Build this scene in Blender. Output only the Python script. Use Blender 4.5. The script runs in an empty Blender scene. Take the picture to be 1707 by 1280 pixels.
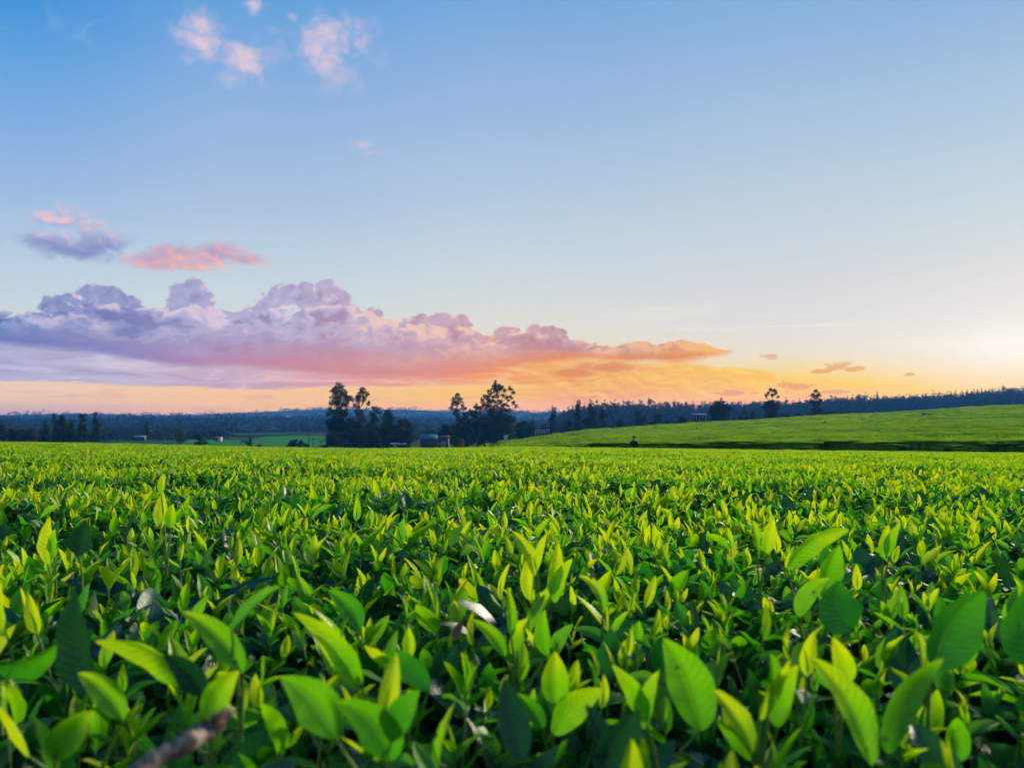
import bpy, math, random, os
import numpy as np
from math import radians, pi

# ------------------------------------------------------------------ camera
S = bpy.context.scene
COL = S.collection
F = 1420.0; CX = 853.5; HY = 697.0          # focal length and horizon of the 1707x1280 photograph, in its pixels
cam = bpy.data.cameras.new("camera"); camo = bpy.data.objects.new("camera", cam); COL.objects.link(camo)
camo.location = (0, 0, 0); camo.rotation_euler = (radians(90), 0, 0)
cam.sensor_width = 36; cam.lens = F / 1707 * 36
cam.shift_y = (HY - 640) / 1707.0
cam.clip_start = 0.02; cam.clip_end = 30000
cam.dof.use_dof = True; cam.dof.focus_distance = 2.9; cam.dof.aperture_fstop = 7.0
S.camera = camo
S.view_settings.view_transform = 'Standard'; S.view_settings.look = 'None'
S.view_settings.gamma = 1.0; S.view_settings.exposure = 0.0; S.view_settings.use_curve_mapping = False

SUN_AZ, SUN_EL = 38.0, 13.0
sun = bpy.data.lights.new("sun", 'SUN'); suno = bpy.data.objects.new("sun", sun); COL.objects.link(suno)
sun.energy = 5.0; sun.angle = radians(9); sun.color = (1.0, 0.89, 0.70)
suno.rotation_euler = (radians(90 - SUN_EL), 0, radians(180 - SUN_AZ))
HAZE_C = (0.08, 0.35, 0.92); HAZE_D = 0.00017; HAZE_G = 0.25; HAZE_TOP = 62.0; HAZE_L = (0.04, 0.04, 0.20)   # the air: colour, density, top, and the light it sends to the eye

# ------------------------------------------------------------------ node helpers
class E:
    """a scalar node expression"""
    nt = None
    def __init__(s, sock): s.s = sock
    @staticmethod
    def m(op, *a, clamp=False):
        n = E.nt.nodes.new('ShaderNodeMath'); n.operation = op; n.use_clamp = clamp
        for i, v in enumerate(a):
            if isinstance(v, E): E.nt.links.new(v.s, n.inputs[i])
            else: n.inputs[i].default_value = v
        return E(n.outputs[0])
    def __add__(s, o): return E.m('ADD', s, o)
    __radd__ = __add__
    def __sub__(s, o): return E.m('SUBTRACT', s, o)
    def __rsub__(s, o): return E.m('SUBTRACT', o, s)
    def __mul__(s, o): return E.m('MULTIPLY', s, o)
    __rmul__ = __mul__
    def __truediv__(s, o): return E.m('DIVIDE', s, o)
E.__rtruediv__ = lambda s, o: E.m("DIVIDE", o, s)
def clamp01(a): return E.m('ADD', a, 0.0, clamp=True)
def sstep(a, lo, hi):
    n = E.nt.nodes.new('ShaderNodeMapRange'); n.interpolation_type = 'SMOOTHSTEP'
    E.nt.links.new(a.s, n.inputs[0]); n.inputs[1].default_value = lo; n.inputs[2].default_value = hi
    return E(n.outputs[0])
def vec(a, b, c):
    if DIM[0] == '2D': a = a + c * 13.7; c = 0.0
    n = E.nt.nodes.new('ShaderNodeCombineXYZ')
    for i, v in enumerate((a, b, c)):
        if isinstance(v, E): E.nt.links.new(v.s, n.inputs[i])
        else: n.inputs[i].default_value = v
    return n.outputs[0]
DIM = ['3D']
def vec3(a):
    n = E.nt.nodes.new('ShaderNodeCombineXYZ')
    for i in range(3): E.nt.links.new(a.s, n.inputs[i])
    return n.outputs[0]
def noise(v, scale, detail=5, rough=0.55, dist=0.0, lac=2.0):
    n = E.nt.nodes.new('ShaderNodeTexNoise'); n.noise_dimensions = DIM[0]
    if v is not None: E.nt.links.new(v, n.inputs['Vector'])
    n.inputs['Scale'].default_value = scale; n.inputs['Detail'].default_value = detail
    n.inputs['Roughness'].default_value = rough; n.inputs['Distortion'].default_value = dist
    n.inputs['Lacunarity'].default_value = lac
    return E(n.outputs[0])
def voro(v, scale, detail=2, rough=0.5, smooth=0.6):
    n = E.nt.nodes.new('ShaderNodeTexVoronoi'); n.feature = 'F1'; n.voronoi_dimensions = DIM[0]
    E.nt.links.new(v, n.inputs['Vector']); n.inputs['Scale'].default_value = scale
    n.inputs['Detail'].default_value = detail; n.inputs['Roughness'].default_value = rough
    return E(n.outputs[0])
def s2l(c):
    if isinstance(c, str):
        c = c.lstrip('#'); c = tuple(int(c[i:i+2], 16) / 255 for i in (0, 2, 4))
    return tuple((v / 12.92 if v <= 0.04045 else ((v + 0.055) / 1.055) ** 2.4) for v in c) + (1.0,)
def ramp(fac, stops, interp='LINEAR', lin=False):
    n = E.nt.nodes.new('ShaderNodeValToRGB'); E.nt.links.new(fac.s, n.inputs[0])
    cr = n.color_ramp; cr.interpolation = interp
    while len(cr.elements) < len(stops): cr.elements.new(0.5)
    stops = sorted(stops, key=lambda t: t[0])
    for e, (p, c) in zip(cr.elements, stops):
        e.position = min(1, max(0, p)); e.color = (tuple(c) + (1,))[:4] if lin else s2l(c)
    return n.outputs[0]
def mixc(f, a, b, mode='MIX'):
    n = E.nt.nodes.new('ShaderNodeMix'); n.data_type = 'RGBA'; n.blend_type = mode; n.clamp_factor = True
    if isinstance(f, E): E.nt.links.new(f.s, n.inputs[0])
    else: n.inputs[0].default_value = f
    for i, v in ((6, a), (7, b)):
        if isinstance(v, (tuple, str)): n.inputs[i].default_value = s2l(v) if isinstance(v, str) else (tuple(v) + (1,))[:4]
        else: E.nt.links.new(v, n.inputs[i])
    return n.outputs[2]
def fcurve(fac, pts, interp='AUTO'):
    """float curve; pts in 0..1 both ways"""
    n = E.nt.nodes.new('ShaderNodeFloatCurve'); E.nt.links.new(fac.s, n.inputs['Value'])
    c = n.mapping.curves[0]
    pts = sorted(pts)
    c.points[0].location = pts[0]; c.points[-1].location = pts[-1]
    for p in pts[1:-1]: c.points.new(*p)
    for p in c.points: p.handle_type = interp
    n.mapping.update()
    return E(n.outputs[0])

def az_of(px): return math.degrees(math.atan((px - CX) / F))
def el_of(px, py):
    X = (px - CX) / F
    return math.degrees(math.atan((HY - py) / F / math.sqrt(1 + X * X)))

# ------------------------------------------------------------------ world: sky and clouds by direction
W = bpy.data.worlds.new("World"); S.world = W; W.use_nodes = True
nt = W.node_tree; nt.nodes.clear(); E.nt = nt; DIM[0] = '2D'
tc = nt.nodes.new('ShaderNodeTexCoord'); sep = nt.nodes.new('ShaderNodeSeparateXYZ')
nt.links.new(tc.outputs['Generated'], sep.inputs[0])
dx, dy, dz = (E(sep.outputs[i]) for i in range(3))
AZ = E.m('ARCTAN2', dx, dy) * (180 / pi)
EL = E.m('ARCSINE', dz) * (180 / pi)
A01 = clamp01((AZ + 40.0) / 80.0)          # azimuth -40..40
E01 = clamp01(EL / 45.0)
def a01(px): return (az_of(px) + 40) / 80
def sky_ramp(px, stops):
    return ramp(E01, [(el_of(px, py) / 45, c) for py, c in stops])
top = [(-500, '#3E7FCB')]
L = sky_ramp(0,    [(-700, '#2E6FC0'), (-300, '#3A85D4'), (0, '#4898DF'), (100, '#68A8E3'), (200, '#86B1E5'), (330, '#A4C1E5'), (420, '#BBD1E5'), (500, '#CAD9E2'), (590, '#E8D3C4'), (655, '#F0CBB0'), (680, '#DCB4AE'), (692, '#CBAAB8')])
Lm = sky_ramp(430, [(-700, '#3573C2'), (-300, '#4589D4'), (0, '#67A6E0'), (100, '#83AFE3'), (200, '#99BAE4'), (330, '#ADC5E4'), (420, '#C0D3E4'), (500, '#CFDCE2'), (590, '#EFD9C2'), (655, '#F9C79A'), (688, '#F8BC98')])
Cc = sky_ramp(853, [(-700, '#3C76C2'), (-300, '#508ED4'), (0, '#79ADE0'), (100, '#91B5E4'), (200, '#A0BFE4'), (300, '#B2CAE4'), (400, '#C4D6E4'), (480, '#D4DDE0'), (550, '#E4E1D8'), (610, '#F6DDAE'), (650, '#FDC97C'), (690, '#FFC06A')])
R1 = sky_ramp(1300,[(-700, '#4680C5'), (-300, '#5C98D8'), (0, '#86B4E1'), (100, '#99BCE2'), (200, '#A9C6E2'), (300, '#BAD0E1'), (400, '#CAD7E1'), (470, '#D6DBE1'), (540, '#E1E1E0'), (590, '#ECE2D2'), (622, '#F8DA98'), (645, '#FFCC3C'), (675, '#FFC020')])
R2 = sky_ramp(1700,[(-700, '#5088C8'), (-300, '#68A0DA'), (0, '#90B8E1'), (100, '#A0C2E2'), (200, '#AFCBE2'), (300, '#BFD4E1'), (400, '#CFDAE1'), (460, '#DCDEE0'), (520, '#E3E5E5'), (580, '#EFEEEA'), (620, '#F7E6CE'), (655, '#F6DAA2')])
def seg(p0, p1): return sstep(A01, a01(p0), a01(p1))
sky = mixc(seg(0, 430), L, Lm)
sky = mixc(seg(430, 853), sky, Cc)
sky = mixc(seg(853, 1300), sky, R1)
sky = mixc(seg(1300, 1700), sky, R2)
# bright haze round the low sun
def blob(px, py, rx, ry):
    a = (AZ - az_of(px)) / (rx * 57.3 / F); e = (EL - el_of(px, py)) / (ry * 57.3 / F)
    return a * a + e * e
g = E.m('EXPONENT', blob(1705, 572, 70, 30) * -1.0)
sky = mixc(g * 0.55, sky, '#FFFDF9')
stk = noise(vec(AZ * 0.06, EL * 0.9, 3.0), 1.0, 5, 0.6, 0.4)
sky = mixc(sstep(stk, .52, .78) * sstep(EL, 2.0, 5.0) * (1.0 - sstep(EL, 7, 11)) * sstep(AZ, 0, 14) * 0.55, sky, '#FFF6E6')

def field(sx, sy, seed, sc, vw=0.5, off=(0, 0), vsc=1.0, rough=.55, oct=6):
    """billowy density noise about 0, spanning roughly -1..1"""
    a = (AZ + off[0]) * sx; e = (EL + off[1]) * sy
    v = vec(a, e, seed)
    w = noise(v, sc * 1.3, 2, .5)                       # warps the cells so that they do not read as cells
    v1 = noise(v, sc, oct, rough, 0.2)
    n = E.nt.nodes.new('ShaderNodeVectorMath'); n.operation = 'ADD'
    E.nt.links.new(v, n.inputs[0]); E.nt.links.new(vec(w * 1.5, w * 1.1, 0.0), n.inputs[1])
    v2 = voro(n.outputs[0], sc * 1.5 * vsc, 3, 0.5)
    return (v1 - 0.5) * (2.2 * (1 - vw)) + (0.30 - v2 * v2) * (1.8 * vw)

def over(sky, alpha, col): return mixc(alpha, sky, col)
DEG = 57.2958 / F     # one photograph pixel in degrees, near the axis

# --- small high clouds: (px,py,rx,ry), peak opacity
def blobs(lst, nz, amp):
    d = None
    for b in lst:
        v = 1.0 - E.m('SQRT', blob(*b[:4]))
        d = v if d is None else E.m('SMOOTH_MAX', d, v, 0.25)
    return d + nz * amp

n_hi = field(1.0, 1.2, 7.0, 0.34, 0.35, rough=.55)
n_hi2 = field(1.0, 1.2, 7.0, 0.34, 0.35, (0.35, 0.35), rough=.55)
hi = blobs([(340, 70, 70, 56), (412, 104, 84, 44), (550, 86, 112, 66), (596, 66, 60, 40), (430, 12, 44, 17),
            (594, 241, 34, 17), (618, 256, 26, 5), (485, 28, 20, 12)], n_hi, 0.72)
d_hi = sstep(hi, -0.05, 1.1)
lit = clamp01(0.55 + (n_hi - n_hi2) * 1.1)
c_hi = mixc(lit, '#C6C2E2', '#EAD0DA')
sky = over(sky, d_hi * 0.92, c_hi)

# thin veils in the upper left
veil = noise(vec(AZ * 0.5, EL * 1.1, 11.0), 0.55, 7, 0.62, 0.6)
sky = over(sky, sstep(veil, .54, .75) * sstep(EL, 17, 22) * (1 - sstep(AZ, -18, -6)) * 0.14, '#C9CCE8')

# --- left pair of middle clouds
n_m = field(0.8, 1.3, 21.0, 0.5, 0.4, rough=.6)
n_m2 = field(0.8, 1.3, 21.0, 0.5, 0.4, (0.3, 0.3), rough=.6)
mid1 = blobs([(85, 402, 58, 20), (112, 370, 62, 26), (170, 405, 72, 22), (120, 414, 85, 24)], n_m, 0.42)
d1 = sstep(mid1, -0.1, 0.75)
l1 = clamp01(0.42 + (n_m - n_m2) * 0.55 + (EL - el_of(110, 392)) * 0.55)
c1 = ramp(l1, [(0.0, '#8590C6'), (0.45, '#A5A6D3'), (0.75, '#CDB8D4'), (1.0, '#EDC8CE')])
sky = over(sky, d1 * 0.92, c1)
mid2 = blobs([(252, 434, 52, 20), (300, 424, 66, 24), (350, 425, 76, 27), (410, 434, 56, 15), (285, 440, 92, 15)], n_m, 0.36)
d2 = sstep(mid2, -0.1, 0.7)
l2 = clamp01(0.5 + (n_m - n_m2) * 0.5 + (EL - el_of(330, 430)) * -0.3 + (AZ + 22) * 0.05)
c2 = ramp(l2, [(0.0, '#A79CC8'), (0.5, '#CDA8C2'), (0.8, '#E9B0B6'), (1.0, '#F3BEAE')])
sky = over(sky, d2 * 0.94, c2)

# --- lower lavender deck
def curve_el(pts, lo=0.0, hi=14.0, mode='AUTO'):
    return fcurve(A01, [(a01(px), (el_of(px, py) - lo) / (hi - lo)) for px, py in pts], mode) * (hi - lo) + lo
dk_top = curve_el([(-400, 560), (0, 560), (300, 570), (600, 560), (850, 560), (1000, 575), (1150, 640), (1500, 690)])
dk_bot = curve_el([(-400, 632), (0, 636), (150, 641), (300, 646), (420, 651), (560, 647), (700, 645), (850, 642), (950, 645), (1100, 660), (1500, 695)])
n_d = field(0.28, 1.5, 31.0, 0.7, 0.25, rough=.6)
dd = E.m('MINIMUM', dk_top - EL, EL - dk_bot) + n_d * 0.16
a_d = sstep(dd, -0.04, 0.16)
n_d2 = noise(vec(AZ * 0.22, EL * 1.6, 35.0), 0.9, 7, 0.62, 0.5)
c_d = ramp(A01, [(a01(0), '#ADAFD6'), (a01(250), '#BEB1D2'), (a01(420), '#CBA9C2'), (a01(600), '#E69CA0'), (a01(800), '#F49C74'), (a01(950), '#F8A858'), (a01(1100), '#FAB858')])
c_dh = ramp(A01, [(a01(0), '#C3C6E2'), (a01(300), '#D9C7DA'), (a01(500), '#E9BEC0'), (a01(700), '#F3B9A8'), (a01(900), '#FBC588'), (a01(1100), '#FCCB7A')])
c_dd = ramp(A01, [(a01(0), '#9B9CCA'), (a01(300), '#B295BE'), (a01(500), '#C98FA4'), (a01(700), '#E28E80'), (a01(900), '#F09458'), (a01(1100), '#F6A648')])
cd = mixc(sstep(n_d2, .48, .68), c_d, c_dh); cd = mixc(sstep(n_d2, .50, .34) * 0.85, cd, c_dd)
sky = over(sky, a_d * (1.0 - sstep(AZ, 1.0, 8.0) * 0.7) * 0.93, cd)

# low thin streaks just above the hills
st = noise(vec(AZ * 0.25, EL * 2.2, 41.0), 0.8, 6, 0.6, 0.3)
sky = over(sky, sstep(st, .52, .66) * (1 - sstep(EL, 1.3, 2.2)) * sstep(EL, 0.1, 0.6) * (1 - sstep(AZ, 4, 14)) * 0.4, '#D9A9AC')

# --- warm cumulus low on the right of the bank
n_w = field(0.6, 1.5, 51.0, 0.6, 0.2, rough=.6)
n_w2 = field(0.6, 1.5, 51.0, 0.6, 0.2, (0.22, 0.2), rough=.6)
w_top = curve_el([(700, 640), (860, 632), (930, 615), (985, 603), (1060, 602), (1140, 598), (1200, 608), (1270, 612), (1305, 640), (1360, 700), (1500, 705)])
wd = (w_top - EL) + n_w * 0.34
a_w = sstep(wd, 0.0, 0.35) * sstep(AZ, -1.0, 4.5) * sstep(EL, 0.3, 1.6)
c_w = ramp(A01, [(a01(850), '#EE9A64'), (a01(1000), '#F2A866'), (a01(1120), '#F6B66C'), (a01(1220), '#F9BE50'), (a01(1300), '#FDC43C')])
c_wl = ramp(A01, [(a01(850), '#FBC792'), (a01(1000), '#FDD08A'), (a01(1150), '#FDD37C'), (a01(1250), '#FFD95E')])
cw = mixc(clamp01(0.35 + (n_w - n_w2) * 1.2), c_w, c_wl)
sky = over(sky, a_w * 0.88, cw)
wb = blobs([(1010, 612, 62, 13), (960, 622, 60, 9)], n_w, 0.5)
sky = over(sky, sstep(wb, 0.0, 0.5) * 0.8, '#E08E6C')

# --- the main bank
tops = [(-450, 520), (-200, 520), (0, 517), (40, 512), (80, 506), (130, 500), (190, 500), (240, 509), (280, 508), (300, 503), (335, 503), (370, 510), (395, 514), (430, 511), (480, 513), (540, 505), (590, 506), (612, 514), (636, 522), (660, 532), (700, 534), (760, 537), (790, 547), (815, 551), (860, 549), (900, 552), (945, 557), (965, 567), (1000, 569), (1070, 565), (1130, 561), (1180, 569), (1235, 584), (1300, 625), (1500, 690)]
bots = [(-450, 564), (-200, 566), (0, 574), (100, 583), (200, 596), (300, 612), (400, 609), (480, 617), (560, 626), (680, 630), (800, 620), (900, 608), (970, 600), (1050, 604), (1130, 604), (1200, 595), (1235, 588), (1300, 600), (1500, 620)]
bt = curve_el(tops, mode='VECTOR'); bb = curve_el(bots)
n_b = field(0.8, 1.1, 61.0, 0.62, 0.6, rough=.52)
n_b2 = field(0.8, 1.1, 61.0, 0.62, 0.6, (0.5, 0.5), rough=.52)
n_b3 = noise(vec(AZ * 0.5, EL * 0.9, 63.0), 0.42, 3, .5)
n_b4 = noise(vec((AZ + 1.2) * 0.5, (EL + 1.0) * 0.9, 63.0), 0.42, 3, .5)
rel = (EL - bb) / E.m('MAXIMUM', bt - bb, 0.3)
dtop = (bt - EL) + n_b * 0.34
dbot = (EL - bb) + noise(vec(AZ * 0.35, EL * 1.2, 71.0), 0.9, 5, 0.55) * 0.5 - 0.2
a_b = E.m('MULTIPLY', sstep(dtop, 0.0, 0.2), sstep(dbot, -0.12, 0.38))
a_b = a_b * (1.0 - sstep(AZ, az_of(1205), az_of(1255)))
shade = clamp01(0.36 + (n_b - n_b2) * 0.36 * (0.45 + sstep(dtop, 1.6, 0.2)) + (n_b3 - n_b4) * 1.5 + sstep(dtop, 0.8, 0.05) * 0.22 + (AZ + 31.0) * 0.004)
k0 = ramp(A01, [(a01(0), '#5C72B2'), (a01(150), '#7078B4'), (a01(330), '#8E8ABC'), (a01(480), '#A08EBA'), (a01(650), '#B894AE'), (a01(800), '#C692A0'), (a01(950), '#BE8E9C'), (a01(1100), '#C88A70'), (a01(1220), '#DC9054')])
k1 = ramp(A01, [(a01(0), '#7E90C8'), (a01(150), '#949ACC'), (a01(330), '#ABA9D2'), (a01(480), '#B6B0D4'), (a01(650), '#C6ADC6'), (a01(800), '#CFA8B6'), (a01(950), '#C8A2AE'), (a01(1100), '#D8A08A'), (a01(1220), '#EBA266')])
k2 = ramp(A01, [(a01(0), '#B0B4DC'), (a01(150), '#D2BFDA'), (a01(330), '#DCC9DC'), (a01(480), '#DCCBDE'), (a01(650), '#F0CBC2'), (a01(800), '#F3C5B2'), (a01(950), '#EFBDA8'), (a01(1100), '#F2B88E'), (a01(1220), '#F9C07A')])
kb = ramp(A01, [(a01(0), '#6A7ABC'), (a01(200), '#8A84BC'), (a01(330), '#B288B0'), (a01(480), '#C8889C'), (a01(650), '#DC8E88'), (a01(800), '#EA9270'), (a01(950), '#EE905C'), (a01(1100), '#E88648'), (a01(1220), '#F09438')])
# towers standing up behind the bank
TW = [(308, 494, 30, 22), (322, 484, 26, 18), (340, 496, 18, 16), (168, 489, 34, 14), (182, 486, 22, 12), (205, 502, 30, 9), (115, 502, 40, 10), (452, 500, 26, 14), (482, 490, 34, 16), (515, 488, 34, 18), (548, 484, 26, 17), (560, 496, 26, 16),
      (415, 511, 10, 6), (622, 518, 16, 5), (700, 536, 34, 12), (738, 533, 30, 11), (765, 535, 22, 11), (845, 549, 22, 8), (900, 548, 22, 9), (925, 551, 22, 10)]
tw = None; tsh = None
for (px_, py_, rx_, ry_) in TW:
    v = 1.0 - blob(px_, py_ + 7, rx_ * 1.1, ry_ * 1.12 + 7)
    tw = v if tw is None else E.m('SMOOTH_MAX', tw, v, 0.12)
n_t = field(0.9, 1.1, 66.0, 0.8, 0.6, rough=.5, oct=4); n_t2 = field(0.9, 1.1, 66.0, 0.8, 0.6, (-0.35, 0.3), rough=.5, oct=4)
twd = tw + 0.10 + n_t * 0.34
rim = sstep(twd, 0.55, 0.08)
tsha = clamp01(0.34 + (n_t - n_t2) * -0.16 + rim * 0.24 + noise(vec(AZ * 0.9, EL, 68.0), 0.55, 2) * 0.5 - 0.25)
ct = mixc(sstep(tsha, 0.0, 0.45), k0, k1); ct = mixc(sstep(tsha, 0.42, 0.8), ct, mixc(0.35, k2, '#FAD2C4'))
sky = over(sky, sstep(twd, -0.04, 0.34) * 0.93, ct)
cb = mixc(sstep(shade, 0.02, 0.5), k0, k1); cb = mixc(sstep(shade, 0.45, 0.95), cb, k2)
# a nearer fold of the bank, lit along its upper edge
ft = curve_el([(-450, 540), (0, 540), (80, 530), (180, 545), (260, 548), (340, 538), (430, 534), (500, 552), (600, 548), (700, 556), (800, 572), (900, 578), (1000, 582), (1100, 578), (1250, 590), (1500, 640)])
n_f = field(0.7, 1.2, 87.0, 0.7, 0.6, rough=.55)
fd = (ft - EL) + n_f * 0.62
cf_ = mixc(sstep(fd, 0.0, 0.65), mixc(0.75, cb, k2), mixc(0.55, k0, k1))
cb = mixc(sstep(fd, -0.05, 0.32) * (1.0 - sstep(fd, 0.9, 2.0) * .6) * 0.62, cb, cf_)
strat = noise(vec(AZ * 0.12, EL * 1.5, 81.0), 1.2, 6, 0.6, 0.4)
basef = clamp01(sstep(rel, 0.6, 0.05) + (strat - 0.5) * 0.9 * sstep(rel, 0.85, 0.4))
cb = mixc(basef * 0.92, cb, kb)
sky = over(sky, a_b * 0.97, cb)

# --- little clouds on the right
n_s = field(0.6, 1.6, 91.0, 1.1, 0.4, rough=.6)
sm = blobs([(1400, 611, 30, 9), (1425, 615, 24, 6), (1372, 619, 24, 5), (1282, 595, 22, 5), (1318, 644, 44, 10), (1390, 653, 30, 5), (1518, 624, 11, 4), (1225, 655, 40, 6)], n_s, 0.75)
sky = over(sky, sstep(sm, 0.0, 0.4) * 0.75, mixc(sstep(EL, el_of(1400, 620), el_of(1400, 600)), '#E8A25C', '#DFB290'))

# the sky behind the low haze is as bright as it must be to reach the eye through that air
tr_ = E.m('EXPONENT', E.m('MINIMUM', HAZE_TOP / E.m('TANGENT', E.m('MAXIMUM', EL, 0.05) * (pi / 180)), 3900.0) * -HAZE_D)
def vm(op, a, b):
    n = nt.nodes.new('ShaderNodeVectorMath'); n.operation = op
    for i, v in enumerate((a, b)):
        if isinstance(v, tuple): n.inputs[i].default_value = v
        elif isinstance(v, E): nt.links.new(v.s, n.inputs[i])
        else: nt.links.new(v, n.inputs[i])
    return n.outputs[0]
inv = 1.0 - tr_
sd = (math.sin(radians(SUN_AZ)) * math.cos(radians(SUN_EL)), math.cos(radians(SUN_AZ)) * math.cos(radians(SUN_EL)), math.sin(radians(SUN_EL)))
cth = dx * sd[0] + dy * sd[1] + dz * sd[2]
hg = E.m('POWER', (1 + HAZE_G ** 2) - cth * (2 * HAZE_G), -1.5) * ((1 - HAZE_G ** 2) / (4 * pi) * sun.energy * 0.9)
HL = vm('ADD', vm('ADD', HAZE_L, vm('MULTIPLY', vec3(sstep(AZ, -22, 16)), (0.0, 0.16, 0.24))), vm('MULTIPLY', vec3(hg), tuple(a * b for a, b in zip(HAZE_C, sun.color))))
sky = vm('MAXIMUM', vm('DIVIDE', vm('SUBTRACT', sky, vm('MULTIPLY', vec3(inv), HL)), vec3(tr_)), (0.0, 0.0, 0.0))
skn = nt.nodes.new('ShaderNodeTexSky'); skn.sky_type = 'NISHITA'; skn.sun_disc = False
skn.sun_elevation = radians(SUN_EL); skn.sun_rotation = radians(SUN_AZ)
b1 = nt.nodes.new('ShaderNodeBackground'); nt.links.new(skn.outputs[0], b1.inputs[0]); b1.inputs[1].default_value = 0.05
b2 = nt.nodes.new('ShaderNodeBackground'); nt.links.new(sky, b2.inputs[0]); b2.inputs[1].default_value = 1.0
ms = nt.nodes.new('ShaderNodeMixShader'); ms.inputs[0].default_value = 0.94
nt.links.new(b1.outputs[0], ms.inputs[1]); nt.links.new(b2.outputs[0], ms.inputs[2])
wo = nt.nodes.new('ShaderNodeOutputWorld'); nt.links.new(ms.outputs[0], wo.inputs[0])
W.cycles.sampling_method = 'MANUAL'; W.cycles.sample_map_resolution = 1024
S.cycles.use_adaptive_sampling = True; S.cycles.adaptive_threshold = 0.03; S.cycles.adaptive_min_samples = 12
S.cycles.use_denoising = True; S.cycles.denoiser = 'OPENIMAGEDENOISE'
S.cycles.max_bounces = 7; S.cycles.diffuse_bounces = 3; S.cycles.glossy_bounces = 2; S.cycles.transmission_bounces = 4; S.cycles.volume_bounces = 0; S.cycles.transparent_max_bounces = 4
S.cycles.caustics_reflective = False; S.cycles.caustics_refractive = False; S.cycles.sample_clamp_indirect = 3.0; S.cycles.sample_clamp_direct = 2.5
S.cycles.use_light_tree = False
# ------------------------------------------------------------------ tags and mesh helpers
rng = np.random.default_rng(7); random.seed(7)
def tag(o, label=None, cat=None, group=None, kind=None):
    if label: o['label'] = label
    if cat: o['category'] = cat
    if group: o['group'] = group
    if kind: o['kind'] = kind
    return o
def empty(name, loc, rz=0, sc=1.0):
    o = bpy.data.objects.new(name, None); COL.objects.link(o); o.empty_display_size = .1
    o.location = loc; o.rotation_euler = (0, 0, rz); o.scale = (sc, sc, sc); return o
def mesh_np(name, V, Fq, mat=None, smooth=True, cols=None, uvs=None, mats=None, midx=None):
    """V (n,3); Fq list/array of quads or tris (rows of equal length) or list of arrays"""
    me = bpy.data.meshes.new(name)
    V = np.asarray(V, np.float32)
    groups = [np.asarray(g, np.int32) for g in (Fq if isinstance(Fq, list) else [Fq]) if len(g)]
    nl = sum(g.size for g in groups); nf = sum(len(g) for g in groups)
    me.vertices.add(len(V)); me.vertices.foreach_set('co', V.ravel())
    me.loops.add(nl); me.loops.foreach_set('vertex_index', np.concatenate([g.ravel() for g in groups]))
    starts = []; tot = []; k = 0
    for g in groups:
        w = g.shape[1]; starts.append(np.arange(len(g)) * w + k); tot.append(np.full(len(g), w)); k += g.size
    me.polygons.add(nf)
    me.polygons.foreach_set('loop_start', np.concatenate(starts).astype(np.int32))
    try: me.polygons.foreach_set('loop_total', np.concatenate(tot).astype(np.int32))
    except Exception: pass
    if smooth: me.polygons.foreach_set('use_smooth', np.ones(nf, bool))
    if midx is not None: me.polygons.foreach_set('material_index', np.asarray(midx, np.int32))
    me.update(calc_edges=True)
    if cols is not None:
        a = me.attributes.new('tint', 'FLOAT', 'POINT'); a.data.foreach_set('value', np.asarray(cols, np.float32))
    if uvs is not None:
        a = me.attributes.new('lu', 'FLOAT', 'POINT'); a.data.foreach_set('value', np.asarray(uvs[0], np.float32))
        a = me.attributes.new('lv', 'FLOAT', 'POINT'); a.data.foreach_set('value', np.asarray(uvs[1], np.float32))
    for m in (mats or ([mat] if mat else [])): me.materials.append(m)
    return me
def obj(name, me, parent=None, loc=(0, 0, 0)):
    o = bpy.data.objects.new(name, me); COL.objects.link(o); o.location = loc
    if parent: o.parent = parent
    return o
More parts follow.
